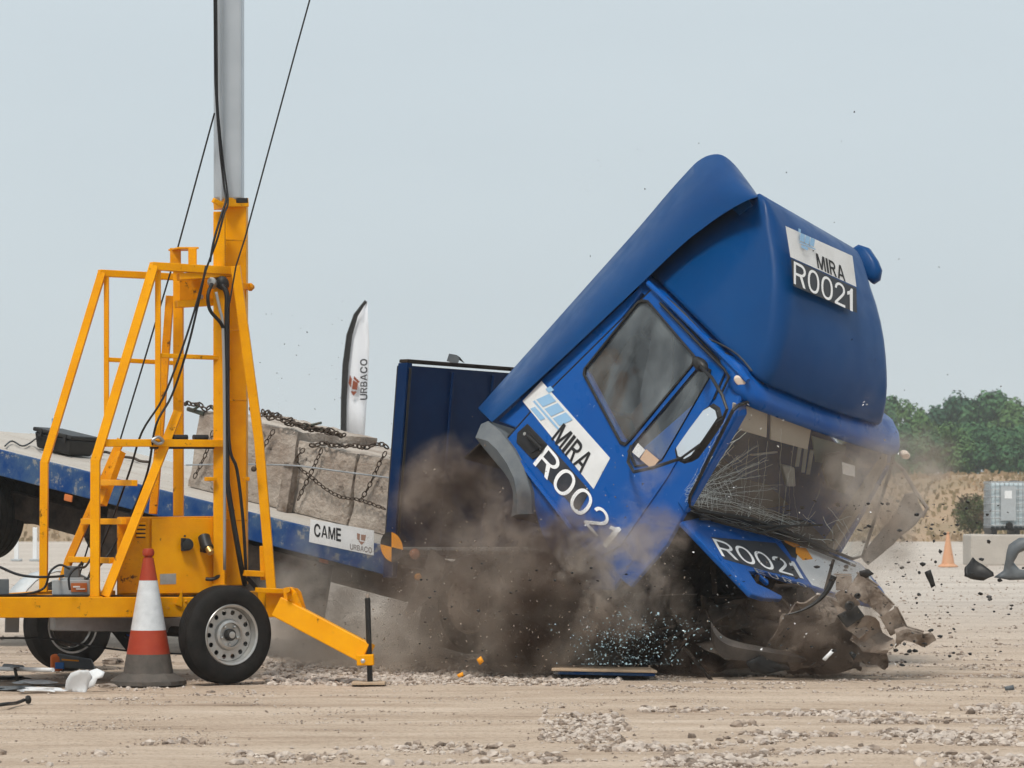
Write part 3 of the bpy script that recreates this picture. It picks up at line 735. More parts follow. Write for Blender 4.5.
# trees
def leafmat(name, a, b):
    m = mat(name, a, .75, col2=b, nscale=1.1, dist=.4, detail=3)
    m.node_tree.nodes['Principled BSDF'].inputs['Specular IOR Level'].default_value = .2
    return m
LEAF = [leafmat('green_leaves', (.035, .10, .045), (.07, .16, .06)), leafmat('dark_green_leaves', (.02, .07, .04), (.045, .115, .055)), leafmat('yellow_green_leaves', (.06, .13, .04), (.10, .18, .06))]
def make_tree(seed, rad_, hgt, lm, base):
    rn = random.Random(seed)
    base = Vector(base)
    th = thing('broadleaf_tree', '-', 'tree', base)
    tk = MB()
    top = base + Vector((rn.uniform(-.3, .3), 0, hgt * .6))
    tk.tube([base - Vector((0, 0, .4)), base + Vector((.1, 0, hgt * .3)), top], .28, 8, r1=.12)
    for k in range(6):
        a = rn.uniform(0, 6.28)
        s = base + Vector((0, 0, hgt * rn.uniform(.25, .5)))
        e = s + Vector((math.cos(a) * rad_ * .7, math.sin(a) * rad_ * .7, hgt * .25))
        tk.tube([s, (s + e) / 2 + Vector((0, 0, .2)), e], .12, 6, r1=.03)
    tk.build('trunk', BARK, th, smooth=True)
    cr = MB()
    cl = []
    n = 26
    for k in range(n):
        a = rn.uniform(0, 6.28)
        zz = rn.uniform(.2, 1)
        rr = rad_ * (math.sin(min(1, zz * 1.02) * math.pi * .93) ** .6) * rn.uniform(.35, .95)
        cl.append((base + Vector((math.cos(a) * rr, math.sin(a) * rr, hgt * (.08 + .82 * zz))), rad_ * rn.uniform(.25, .42)))
    cl.append((base + Vector((0, 0, hgt * .55)), rad_ * .6))
    cl.append((base + Vector((0, 0, hgt * .82)), rad_ * .45))
    for c, r in cl:
        for q in range(int(130 + 260 * r / rad_)):
            u = Vector((rn.gauss(0, 1), rn.gauss(0, 1), rn.gauss(0, 1))).normalized()
            p = c + u * r * rn.uniform(.6, 1.06) * (1 + .25 * noise.noise(u * 2 + c))
            s = rn.uniform(.09, .22)
            nn = (u + Vector((rn.uniform(-.7, .7), rn.uniform(-.7, .7), rn.uniform(-.2, .9)))).normalized()
            a = nn.cross(Vector((0, 0, 1))).normalized() * s
            b = nn.cross(a).normalized() * s
            cr.add([p - a - b, p + a - b * .6, p + a * .8 + b, p - a * .7 + b * .8], [(0, 1, 2, 3)])
    cr.build('crown', lm, th, fix=False)
    return th
def copy_tree(o, loc, scl=None, rz=0):
    c = o.copy()
    link(c)
    c.location = loc
    c.rotation_euler.z = rz
    if scl:
        c.scale = scl
    WL[c] = Vector(loc)
    for ch in list(o.children):
        k = ch.copy()
        link(k)
        k.parent = c
    return c
tr_spec = [  # px, top py, distance, kind, crown radius px
    (884, 396, 250, 0, 26), (912, 402, 235, 2, 22), (933, 412, 262, 1, 18), (958, 396, 248, 1, 28), (987, 391, 240, 0, 32), (1016, 400, 236, 2, 27), (1046, 397, 250, 1, 30),
    (899, 424, 215, 0, 20), (926, 432, 205, 0, 21), (950, 424, 210, 2, 22), (975, 421, 214, 0, 23), (1002, 427, 208, 0, 22), (1028, 424, 212, 0, 24), (862, 405, 255, 1, 26)]
protos = {}
tlab = ['mid green tree nearest the cab roof corner in the tree line', 'yellow green round tree right of the tree nearest the cab', 'small dark tree in the dip of the tree line', 'dark round tree left of the tallest tree on the skyline',
        'tallest broad green tree on the skyline', 'yellow green tree on the skyline above the caged liquid tank', 'dark tree on the skyline at the right edge of the photo',
        'low front tree at the left end of the front row under the blue cab corner', 'low front tree below the dip of the tree line', 'low yellow green front tree in front of the dark round tree', 'low front tree in front of the tallest tree',
        'low front tree just left of the caged tank', 'low front tree behind the caged tank at the right edge', 'dark tree mostly hidden behind the blue roof deflector']
for i, (px, py, d, k, rp) in enumerate(tr_spec):
    b = P(px, 470, d)
    b.z = bank_z(b.x, d) - .1
    top = P(px, py, d).z
    h = (top - b.z)
    r = rp * d / FPX
    key = (k, i % 2)
    if key not in protos:
        t_ = make_tree(40 + i, 3.2, 8.0, LEAF[k], (b.x, d, b.z))
        protos[key] = t_
    else:
        t_ = copy_tree(protos[key], (b.x, d, b.z), None, R_.uniform(0, 6))
    t_.scale = (r / 3.0, r / 3.0, h / 8.0)
    t_['label'] = tlab[i]
    t_['group'] = 'trees on the skyline behind the bank'
for i, (px, py, d) in enumerate([(25, 468, 150), (55, 470, 155), (84, 467, 150), (110, 470, 160)]):
    b = P(px, 470, d)
    z = bank_z(b.x, d) - .1
    h = P(px, py, d).z - z
    t_ = copy_tree(protos[(0, 0)], (b.x, d, z), (.6, .6, h / 8.0), i)
    t_['label'] = ['low green shrub seen under the truck bed beside the dark wheel', 'low green shrub seen through the gap under the truck bed', 'low green shrub under the truck bed behind the first yellow rail', 'low green shrub under the truck bed behind the ladder'][i]
    t_['category'] = 'shrub'
    t_['group'] = 'low shrubs seen under the truck bed'
    t_.name = 'shrub'
# bramble bush on the bank beside the tank
def bush(px0, px1, py0, py1, d, m, n, name, lab):
    b = MB()
    c = P((px0 + px1) / 2, (py0 + py1) / 2, d)
    rx, rz_ = (px1 - px0) / 2 * d / FPX, (py1 - py0) / 2 * d / FPX
    for q in range(n):
        u = Vector((R_.gauss(0, 1), R_.gauss(0, 1), R_.gauss(0, 1))).normalized() * R_.uniform(.3, 1.05)
        p = c + Vector((u.x * rx, u.y * 1.5, u.z * rz_))
        s = R_.uniform(.03, .09)
        b.add([p + Vector((R_.uniform(-s, s), R_.uniform(-s, s), R_.uniform(-s, s))) for _ in range(3)], [(0, 1, 2)])
    th = thing(name, lab, 'bush', (c.x, c.y, c.z - rz_))
    b.build('foliage', m, th, fix=False)
    st = MB()
    for k in range(9):
        e = c + Vector((R_.uniform(-rx, rx), R_.uniform(-1, 1), R_.uniform(0, rz_)))
        st.tube([Vector((c.x, c.y, c.z - rz_)), (e + c) / 2, e], .02, 5)
    st.build('stem', BARK, th)
BUSHM = mat('brown_bramble', (.10, .06, .04), .9, col2=(.09, .13, .05), nscale=1.6, dist=.25)
bush(953, 992, 494, 534, 106, BUSHM, 5200, 'bramble_bush', 'brown bramble bush on the bank left of the caged tank')

# feather flag
fl = thing('feather_flag', 'tall white feather flag with black pole sleeve and brown emblem behind the truck bed', 'flag', P(342, 583, 50))
pole_px = [(342, 583), (342, 443), (342.5, 400), (344, 365), (348, 335), (355, 315), (366, 301)]
ptsl = [P(a, b_, 50) for a, b_ in pole_px]
MB().tube(ptsl, .028, 8).build('pole', BLACK, fl, smooth=True)
outl = [(343, 446), (343, 400), (345, 365), (349, 336), (356, 316), (367, 301)]
inr = [(364, 446), (366, 410), (368, 375), (369.5, 345), (368.5, 325), (367.5, 302)]
rings = []
for i in range(6):
    row = []
    for k in range(9):
        t = k / 8
        p = P(outl[i][0] * (1 - t) + inr[i][0] * t, outl[i][1] * (1 - t) + inr[i][1] * t, 50)
        p.y += .05 * math.sin(t * 6 + i) * t
        row.append(p)
    rings.append(row)
c = MB().loft(rings, False, False).build('flag_cloth', mat('flag_cloth', (.72, .74, .78), .7), fl, smooth='all')
c.modifiers.new('solid', 'SOLIDIFY').thickness = .004
sl = []
for i in range(6):
    t1 = .16
    row = []
    for t in (-.04, t1):
        p = P(outl[i][0] * (1 - t) + inr[i][0] * t, outl[i][1], 49.93)
        row.append(p)
    sl.append(row)
MB().loft(sl, False, False).build('pole_sleeve', BLACK, fl)
text('URBACO', P(367.5, 400, 49.9), (0, 0, 1), (-1, 0, 0), 41 * 50 / FPX, 7.5 * 50 / FPX, LETB, 'lettering', fl, bold=.01)
def poly(px, d, m, name, parent, th=.004):
    L = [P(a, b_, d) for a, b_ in px]
    return MB().plate(L, [], (0, -1, 0), th).build(name, m, parent)
poly([(350, 375), (352, 379), (351, 388), (348.5, 383)], 49.9, BROWN, 'emblem', fl)
poly([(353, 380), (358, 383), (357, 390), (352, 389)], 49.9, BROWN, 'emblem', fl)
poly([(354, 376), (360, 382), (358, 383), (353.5, 379)], 49.9, BROWN, 'emblem', fl)
poly([(350.5, 391), (357, 391.5), (353.5, 396)], 49.9, BROWN, 'emblem', fl)

# far traffic cone
def cone(base, H, lab, far, ax=None):
    th = thing('traffic_cone', lab, 'traffic cone', base)
    b = Vector(base)
    up = Vector((0, 0, 1))
    s = H
    segs = [(0.10, .42, .155, .115, CONEG if not far else CONO, 'lower_cone'), (.205, .41, 0, 0, None, '')]
    def band(z0, z1, m, nm):
        r = lambda z: (.186 - (.186 - .042) * (z - .08) / .83) * s
        MB().lathe(b + up * z0 * s, up, [(r(z0), 0), (r(z1), (z1 - z0) * s), (r(z1) - .006, (z1 - z0) * s), (r(z0) - .006, 0)], 24).build(nm, m, th, smooth=True)
    if far:
        band(.05, .93, CONO, 'cone_body')
    else:
        band(.07, .225, CONEG, 'lower_cone')
        band(.225, .40, RED, 'red_band')
        band(.40, .765, CONEW, 'reflective_sleeve')
        band(.765, .93, RED, 'red_band')
    MB().lathe(b + up * .93 * s, up, [(.03 * s, 0), (.03 * s, .01 * s), (.042 * s, .02 * s), (.045 * s, .045 * s), (.036 * s, .068 * s), (.02 * s, .07 * s)], 20).build('cone_tip', CONO if far else RED, th, smooth=True)
    hx = .27 * s
    def oc(rr, z):
        return [b + Vector((rr * math.cos(rad(22.5 + 45 * k + 20)), rr * math.sin(rad(22.5 + 45 * k + 20)), z)) for k in range(8)]
    MB().loft([oc(hx * 1.05, 0), oc(hx * 1.05, .03 * s), oc(hx * .72, .085 * s), oc(hx * .5, .10 * s)]).build('base', CONEG if not far else CONO, th)
CONO = mat('faded_orange_cone', (.62, .30, .17), .6, col2=(.55, .33, .2), nscale=6)
p = P(948, 567, 63)
p.z = 0
cone(p, .74, 'faded orange traffic cone standing far off beside the concrete barrier', True)
p = P(152.5, 680, 22.0)
p.z = 0
p.y = 21.75
cone(p, .985, 'dirty red and white traffic cone in front of the yellow trailer wheel', False)

# concrete barrier blocks under the tank, right background
def blockthing(x0, x1, y0, y1, z0, z1, m, name, lab, cat, rough=.02, grp=None, bev=.03):
    th = MB()
    T = lambda x, y, z: Vector((x, y, z))
    th.box(T, x0, x1, y0, y1, z0, z1)
    o = th.build(name, m, bevel=bev)
    tag(o, lab, cat, grp)
    return o
s = 65 / FPX
a = P(971, 535, 65)
blockthing(a.x, a.x + 1.25, 65, 66.2, -.02, .66, CONC2, 'concrete_block', 'pale concrete block under the left side of the caged tank', 'concrete block', grp='concrete blocks under the tank')
blockthing(a.x + 1.27, a.x + 2.6, 65.05, 66.25, -.02, .65, CONC2, 'concrete_block', 'pale concrete block at the right edge under the caged tank', 'concrete block', grp='concrete blocks under the tank')
# IBC tank
ib = thing('liquid_tank', 'caged grey plastic liquid tank on a pallet on the concrete blocks', 'tank', P(1011, 533, 65.4))
ZI = .66
x0 = P(989.5, 500, 65.3).x
T = lambda x, y, z: Vector((x0 + x, 65.15 + y, ZI + z))
for k in range(3):
    MB().box(T, 0.02 + k * .5, .14 + k * .5, 0, 1, 0, .09).build('pallet_foot', BLACK, ib)
MB().box(T, 0, 1.2, 0, 1, .091, .15).build('pallet_deck', BLACK, ib)
MB().box(T, .03, 1.17, .04, .96, .152, 1.12).build('tank_body', mat('tank_plastic', (.42, .50, .53), .5, col2=(.5, .56, .58), nscale=2), ib, bevel=.06)
MB().lathe(T(.6, .5, 1.12), (0, 0, 1), [(.12, 0), (.12, .05), (.02, .06)], 16).build('lid', BLACK, ib)
MB().tube([T(.4, .02, .2), T(.4, -.09, .2)], .07, 12).build('outlet_valve', BLACK, ib)
MB().box(T, .22, .55, -.022, -.012, .3, 1.05).build('front_plate', LGREY, ib)
MB().box(T, .3, .46, -.028, -.023, .78, .95).build('label_plate', WHITE, ib)
for k in range(13):
    xx = .0 + k * .1
    MB().tube([T(xx, 0, .14), T(xx, 0, 1.15)], .009, 5).build('cage_bar', GALV, ib)
for k in range(7):
    zz = .2 + k * .155
    MB().tube([T(0, 1, zz), T(0, -.008, zz), T(1.2, -.008, zz), T(1.2, 1, zz)], .009, 5).build('cage_bar', GALV, ib)
for k in range(9):
    yy = .1 + k * .1
    MB().tube([T(0, yy, .14), T(0, yy, 1.15), T(1.2, yy, 1.15)], .009, 5).build('cage_bar', GALV, ib)

# white marker posts far left
for k, (px, lab) in enumerate([(16.5, 'leftmost white marker post beyond the truck bed'), (35, 'white marker post just left of the first yellow rail'), ]):
    th = thing('marker_post', lab, 'post', P(px, 561, 69.6), 'white marker posts beyond the truck')
    b = P(px, 561, 69.6)
    b.z = 0
    MB().box(lambda x, y, z: b + Vector((x, y, z)), -.05, .05, -.03, .03, 0, .78).build('post_board', WHITE, th, bevel=.01)
    MB().box(lambda x, y, z: b + Vector((x, y, z)), -.12, .12, -.1, .1, 0, .05).build('base', LGREY, th, bevel=.01)
# ================================================================== TRUCK
W = 2.25
hb0 = BED(0, 0, 0)
truck = thing('flatbed_truck', 'blue flatbed truck crashing nose down with its cab tipped forward and front panel swung open', 'truck', (hb0.x, hb0.y + 1, 0))
def cs(px, py, y=0.0):
    return CAB.side(px, py, y)
def cl(px, py, y=0.0):
    return CAB.loc(cs(px, py, y))
NL = -CAB.n    # outward normal of the near side
C = CAB
# ---- cab shell: near and far side frames
def sidepoly(y, out, holes, th, name, m, nrm, **k):
    return MB().plate([C(x, y, z) for x, z in out], [[C(x, y, z) for x, z in h] for h in holes], nrm, th).build(name, m, truck, **k)
main_w = [(643.5, 302), (639, 304), (587, 369), (586, 375), (622, 442), (627, 444), (633, 438), (695, 363), (695, 357), (649, 303)]
quart_w = [(701, 366), (711, 372), (710, 379), (664, 459), (658, 463), (637, 466), (630, 451), (636, 443)]
mw = [cl(*p) for p in main_w]
qw = [cl(*p) for p in quart_w]
mw2 = [(v.x, v.z) for v in mw]
qw2 = [(v.x, v.z) for v in qw]
def grow(lp, k):
    c = Vector((sum(p[0] for p in lp) / len(lp), sum(p[1] for p in lp) / len(lp)))
    return [tuple(c + (Vector(p) - c) * (1 + k)) for p in lp]
body_hole = [(-.01 + .06, -.12), (1.02, -.14), (1.12, -.25), (.95, -1.02), (.75, -1.02), (.05, -.85)]
_r0, _r1 = cl(648, 279), cl(498, 421)
side_out = [(_r0.x, _r0.z), (0, -.02), (1.22, -.02), (1.36, -.10), (1.47, -.28), (1.55, -.65), (1.62, -1.05), (1.68, -1.35), (1.66, -1.78), (1.1, -1.86), (.62, -1.86), (.47, -1.76), (.25, -1.62), (-.05, -1.58), (_r1.x, _r1.z)]
sidepoly(0.0, side_out, [body_hole], .05, 'cab_side', BLUE, -C.l, bevel=.012)
sidepoly(W - .05, side_out, [[(.55, -.13), (1.0, -.15), (1.08, -.27), (.98, -.42), (.5, -.40)]], .05, 'cab_side', BLUE, -C.l, bevel=.012)
# door skin, proud of the cab side
door_px = [(653, 290), (726, 371), (713, 400), (668, 478), (622, 545), (603, 556), (590, 545), (510, 452), (507, 441), (552, 390)]
dl = [cl(*p) for p in door_px]
dl2 = [(v.x, v.z) for v in dl]
door = MB().plate([C(x, -.014, z) for x, z in dl2], [[C(x, -.014, z) for x, z in mw2], [C(x, -.014, z) for x, z in qw2]], NL, .012).build('door', BLUE, truck, bevel=.005)
def seal(lp, y, wd, nm, m):
    pts = [C(x, y, z) for x, z in lp]
    b = MB()
    o = grow(lp, .035)
    i_ = grow(lp, -.012)
    b.plate([C(x, y, z) for x, z in o], [[C(x, y, z) for x, z in i_]], NL, wd)
    return b.build(nm, m, door, bevel=.004)
seal(mw2, -.028, .02, 'window_seal', BLACK)
seal(qw2, -.026, .02, 'window_seal', BLACK)
MB().plate([C(x, -.004, z) for x, z in mw2], [], NL, 0).build('window_glass', GLASS, door)
MB().plate([C(x, -.004, z) for x, z in qw2], [], NL, 0).build('window_glass', GLASS, door)
# gap lines round the door
gp = [C(x, -.004, z) for x, z in grow(dl2, .012)]
MB().tube(gp[8:] + gp[:3], .009, 6).build('door_gap_seal', BLACK, truck)
# rain gutter along the roof edge
gt = [cs(x, y, -.03) for x, y in [(648, 283), (680, 314), (724, 357), (748, 381)]]
MB().tube(gt, .022, 8).build('rain_gutter', BLUE, truck, smooth=True)
gt2 = [cs(x, y, -.035) for x, y in [(660, 303), (700, 345), (724, 369), (729, 377), (722, 392)]]
MB().tube(gt2, .011, 6).build('gutter_seal', BLACK, truck, smooth=True)
wj = sm([cs(x, y, -.02 + .03 * k) for k, (x, y) in enumerate([(652, 288), (676, 306), (700, 331), (716, 349), (735, 358), (751, 374), (764, 383)])], 3)
MB().tube(wj, .012, 6).build('roof_joint_seal', BLACK, truck, smooth=True)
MB().tube(sm([cs(x, y, -.03) for x, y in [(706, 338), (722, 345), (738, 355), (752, 371)]], 3), .008, 5).build('wire', BLACK, truck, smooth=True)
# door handle
hp = cl(531, 443)
def cbox(mb, x0, x1, y0, y1, z0, z1):
    return mb.box(C, x0, x1, y0, y1, z0, z1)
hx, hz = hp.x, hp.z
rect = [(529, 424), (549, 445), (545, 454), (534, 460), (518, 443), (519, 433)]
hl = [cl(*p) for p in rect]
MB().plate([C(v.x, -.024, v.z) for v in hl], [], NL, .012).build('handle_recess', BLACK, door, bevel=.005)
inner = grow([(v.x, v.z) for v in hl], -.38)
MB().plate([C(x, -.030, z) for x, z in inner], [], NL, .006).build('handle_pocket', LETB, door)
MB().tube([cs(528, 436, -.05), cs(533, 441, -.062), cs(541, 449, -.05)], .014, 8).build('door_handle', BLACK, door, smooth=True)
MB().lathe(cs(525, 434, -.024), NL, [(.014, 0), (.014, .008), (.002, .01)], 14).build('door_lock', STEEL, door)
# label film on the door and cab side
def filmside(px, m, name, y=-.019, lab=None, th=.002):
    ob = MB().plate([cs(a, b_, y) for a, b_ in px], [], NL, th).build(name, m, door)
    if lab:
        ob['label'] = lab
    return ob
filmside([(541.5, 381), (610, 458), (593.5, 489), (522.5, 401)], WHITE, 'name_plate', y=-.018)
filmside([(550, 446), (590, 491), (578, 512), (534, 464)], INK, 'number_backing', y=-.0185)
dirF = (cs(600, 500, -.02) - cs(545, 437, -.02)).normalized()
def onside(px, py):
    return cs(px, py, -.0205)
upF = NL.cross(dirF).normalized() * -1
if upF.dot(C.u) < 0:
    upF = -upF
text('MIRA', onside(551, 439), dirF, upF, .43, .165, LETB, 'lettering', door, bold=.025, th=.0015)
def logo(org, rt, up, s, parent, name='logo_stripe', m=LOGOB, m2=None):
    """slanted blue stripes: rt/up unit vectors, s = width"""
    n = Vector(rt).cross(Vector(up)).normalized()
    org = Vector(org) + n * .0015
    def q(pts, mm):
        MB().plate([org + rt * (a * s) + up * (b * s) for a, b in pts], [], n, .001).build(name, mm, parent)
    for k in range(3):
        x = k * .30
        q([(.10 + x, .22), (.34 + x, .22), (.50 + x, .50), (.26 + x, .50)], m)
    q([(.06, .14), (1.0, .14), (1.03, .18), (.08, .18)], m)
    q([(.12, 0), (.5, 0), (.56, .10), (.18, .10)], m)
    q([(.12, .50), (.24, .50), (.30, .62), (.16, .62)], m)
logo(onside(527, 405), dirF, upF, .40, door)
dirN = (cs(607, 540, -.02) - cs(541, 464, -.02)).normalized()
upN = dirN.cross(NL).normalized()
if upN.dot(C.u) < 0:
    upN = -upN
text('R0021', onside(533, 464), dirN, upN, 1.04, .195, LETW, 'lettering', door, bold=0, th=.0035)
# sill fairing beneath the door
sf = [(506, 452), (516, 452), (590, 545), (603, 560), (625, 548), (634, 560), (612, 590), (585, 590), (560, 570), (540, 530), (531, 495)]
MB().plate([cs(a, b_, -.006) for a, b_ in sf], [], NL, .05).build('side_skirt', BLUE, truck, bevel=.01)
cr = [cs(a, b_, -.03) for a, b_ in [(520, 462), (560, 514), (592, 557)]]
MB().tube(cr, .02, 6).build('skirt_trim', BLUE, truck, smooth=True)
# grey mudguard arc
mg_out = [(478, 432), (481, 424), (488, 421), (500, 431), (513, 448), (524, 468), (531, 492), (532, 514)]
mg_in = [(482, 446), (491, 457), (497, 464), (503, 471), (509, 480), (513, 491), (513, 503), (511, 517)]
rings = []
for a, b_ in zip(mg_out, mg_in):
    po, pi = cs(*a, -.05), cs(*b_, -.10)
    po2, pi2 = po + C.l * .38, pi + C.l * .42
    mid = (po + pi) / 2 - C.l * .06
    rings.append([pi, mid, po, po2, pi2])
MB().loft(rings).build('mudguard', GREYP, truck, smooth=True)
# A pillar, near and far, windscreen
def fr(px, py, x):
    return C.hit(C.f, C.o + C.f * x, px, py)
WT, WB = (1.42, -.16), (1.62, -1.06)
wsn = Vector((WB[1] - WT[1], 0, -(WB[0] - WT[0])))
wsq = C(WT[0], 0, WT[1])
wnrm = (C.f * (WT[1] - WB[1]) + C.u * (WB[0] - WT[0])).normalized()
def ws(px, py, off=0.0):
    return C.hit(wnrm, wsq + wnrm * off, px, py)
glass_px = [(739, 405), (748, 402), (884, 446), (893, 452), (893, 462), (863, 556), (852, 559), (800, 537), (752, 519), (698, 511), (689, 506), (690, 496), (733, 410)]
gw = MB().plate([ws(*p) for p in glass_px], [], wnrm, 0).build('windscreen', WSGL, truck)
MB().tube([ws(*p, .01) for p in glass_px + glass_px[:1]], .014, 6).build('windscreen_seal', BLACK, gw)
# pillars
MB().loft([[C(1.36, -.01, -.12), C(1.47, -.01, -.27), C(1.46, .10, -.22), C(1.34, .10, -.12)],
           [C(1.53, -.02, -1.05), C(1.64, -.02, -1.07), C(1.63, .06, -1.06), C(1.5, .06, -1.05)]]).build('windscreen_pillar', BLUE, truck, bevel=.012)
MB().loft([[C(1.36, W - .08, -.12), C(1.45, W - .08, -.25), C(1.45, W, -.24), C(1.34, W, -.12)],
           [C(1.50, W - .16, -1.03), C(1.62, W - .16, -1.05), C(1.61, W - .08, -1.05), C(1.5, W - .08, -1.03)]]).build('windscreen_pillar', BEIGE, truck, bevel=.012, label='dusty far windscreen pillar')
# cracks
ck = MB()
def crack(pts, r):
    L = []
    for i in range(len(pts) - 1):
        a, b_ = Vector(pts[i]), Vector(pts[i + 1])
        n_ = max(2, int((b_ - a).length / 5))
        for k in range(n_):
            q = a + (b_ - a) * (k / n_)
            L.append((q.x + R_.uniform(-.9, .9), q.y + R_.uniform(-.9, .9)))
    L.append(pts[-1])
    ck.tube([ws(a, b_, .004) for a, b_ in L], r, 3, caps=False)
for k in range(40):
    a = rad(R_.uniform(-70, 12))
    l_ = R_.uniform(20, 95)
    s0 = (R_.uniform(684, 694), R_.uniform(488, 506))
    crack([s0, (s0[0] + math.cos(a) * l_, s0[1] + math.sin(a) * l_ * .9)], R_.uniform(.0005, .0013))
for k in range(16):
    x0_ = R_.uniform(695, 800)
    crack([(x0_, 505 + (x0_ - 695) * .3), (x0_ + R_.uniform(-12, 22), R_.uniform(420, 490))], R_.uniform(.0003, .0009))
for k in range(60):      # short cross cracks that tie the long ones into a web
    a = rad(R_.uniform(-65, 15))
    rr = abs(R_.gauss(0, 34)) + 4
    cx_, cy_ = 690 + math.cos(a) * rr, 500 + math.sin(a) * rr * .9
    tt = rad(R_.uniform(60, 120)) + a
    ll = R_.uniform(3, 11)
    crack([(cx_ - math.cos(tt) * ll, cy_ - math.sin(tt) * ll), (cx_ + R_.uniform(-1, 1), cy_), (cx_ + math.cos(tt) * ll, cy_ + math.sin(tt) * ll)], R_.uniform(.0005, .0014))
for k in range(22):
    cx_, cy_ = R_.uniform(700, 860), 0
    cy_ = 508 + (cx_ - 700) * .30 + R_.uniform(-14, 4)
    a = rad(R_.uniform(-100, 60))
    ll = R_.uniform(5, 18)
    crack([(cx_, cy_), (cx_ + math.cos(a) * ll, cy_ + math.sin(a) * ll * .7)], R_.uniform(.0006, .0016))
for k in range(16):
    y0_ = R_.uniform(490, 510)
    crack([(686, y0_), (735, y0_ + 10 + R_.uniform(-6, 4)), (800, y0_ + 30 + R_.uniform(-4, 8))], R_.uniform(.0005, .0013))
for k in range(14):
    x0_, y0_ = R_.uniform(800, 850), R_.uniform(525, 552)
    a = rad(R_.uniform(-150, 30))
    crack([(x0_, y0_), (x0_ + math.cos(a) * R_.uniform(8, 30), y0_ + math.sin(a) * R_.uniform(8, 25))], R_.uniform(.0008, .0018))
for (x0_, y0_), (x1_, y1_) in [((737, 430), (702, 470)), ((742, 428), (712, 462)), ((735, 440), (696, 492)), ((747, 433), (720, 448))]:
    crack([(x0_, y0_), (x1_, y1_)], .0025)
co_ = ck.build('crack_lines', mat('shattered_glass_edges', (.75, .82, .82), .3), gw, fix=False)
co_['kind'] = 'stuff'
# wiper
MB().tube([ws(700, 515, .03), ws(740, 527, .035), ws(822, 525, .04)], .010, 6).build('wiper_blade', BLACK, truck, smooth=True)
MB().tube([ws(712, 520, .02), ws(760, 533, .05), ws(790, 526, .05)], .013, 6).build('wiper_arm', BLACK, truck, smooth=True)
# roof header rim with rounded ends
rimp = [(1.05, .02), (1.25, .035), (1.38, .0), (1.46, -.06), (1.48, -.11), (1.46, -.16), (1.40, -.17), (1.25, -.12), (1.05, -.06)]
rings = []
for t in [0, .02, .05, .10, .25, .5, .75, .9, .95, .98, 1]:
    e = min(t, 1 - t)
    k = 1 - .35 * max(0, 1 - e / .06) ** 2
    bow = .05 * (1 - (2 * t - 1) ** 2)
    rings.append([C(1.05 + (x - 1.05) * k + bow * (x - 1.05) * 2, -.03 + (W + .06) * t, z * (.5 + .5 * k)) for x, z in rimp])
MB().loft(rings).build('roof_rim', BLUE, truck, smooth='all')
def mk(px, py, nm, lab):
    c_ = C.side(px, py, -.02) if px < 800 else C(1.5, W + .0, -.1)
    n_ = (C.f * .6 - C.l * .8).normalized() if px < 800 else (C.f * .9 - C.l * .1).normalized()
    b = MB()
    rings_ = []
    a1 = n_.cross(C.u).normalized()
    a2 = n_.cross(a1)
    for rr, oo in ((1, -.02), (1, .012), (.8, .022), (.1, .024)):
        rings_.append([c_ + n_ * oo + a1 * math.cos(2 * math.pi * k / 16) * .052 * rr + a2 * math.sin(2 * math.pi * k / 16) * .032 * rr for k in range(16)])
    b.loft(rings_)
    b.build(nm, mat('marker_lens', (.75, .62, .52), .3), truck, smooth=True, label=lab)
mk(740, 381, 'marker_lamp', 'oval marker lamp at the roof corner above the door')
mk(893, 449, 'marker_lamp', 'marker lamp at the far roof corner')
# roof, rear wall, floor
rings = []
for x in (-.16, -.14, 1.1):
    L = []
    for k in range(13):
        t = k / 12
        yy = t * W
        e = min(yy, W - yy)
        z = .03 - .06 * max(0, 1 - e / .12) ** 2
        L.append(C(x, yy, z - (.03 if x < -.15 else 0)))
    L += [C(x, W, -.10), C(x, 0, -.10)]
    rings.append(L)
MB().loft(rings).build('roof', BLUE, truck, smooth=True)
cbox(MB(), -.38, -.14, .24, W - .1, -1.54, -.05).build('fairing_core', BLUED, truck)
MB().plate([cs(a, b_, .10) for a, b_ in [(520, 400), (655, 285), (752, 205), (742, 190), (700, 190), (600, 300), (520, 385)]], [], NL, .08).build('fin_web', FAIR, truck)
cbox(MB(), -.115, -.07, .055, W - .055, -1.54, -.11).build('rear_wall', BLUED, truck)
cbox(MB(), -.06, 1.6, .055, W - .055, -1.62, -1.50).build('cab_floor', DIRTY, truck)
cbox(MB(), 1.2, 1.58, .06, W - .06, -1.25, -1.03).build('dashboard', BLACK, truck, bevel=.04)
cbox(MB(), 1.5, 1.60, .06, W - .06, -1.95, -1.27).build('front_bulkhead', DIRTY, truck, bevel=.01)
for yy in (.35, 1.45):
    b = MB()
    cbox(b, .15, .65, yy, yy + .5, -1.28, -1.10)
    b.hexa([C(.02, yy, -1.1), C(.18, yy, -1.1), C(.18, yy + .5, -1.1), C(.02, yy + .5, -1.1), C(-.1, yy + .06, -.5), C(.02, yy + .06, -.5), C(.02, yy + .44, -.5), C(-.1, yy + .44, -.5)])
    st = b.build('seat', SEAT, truck, bevel=.05)
    cbox(MB(), -.1, 0, yy + .12, yy + .38, -.48, -.30).build('headrest', SEAT, st, bevel=.03)
VISOR = mat('beige_visor', (.62, .54, .47), .8)
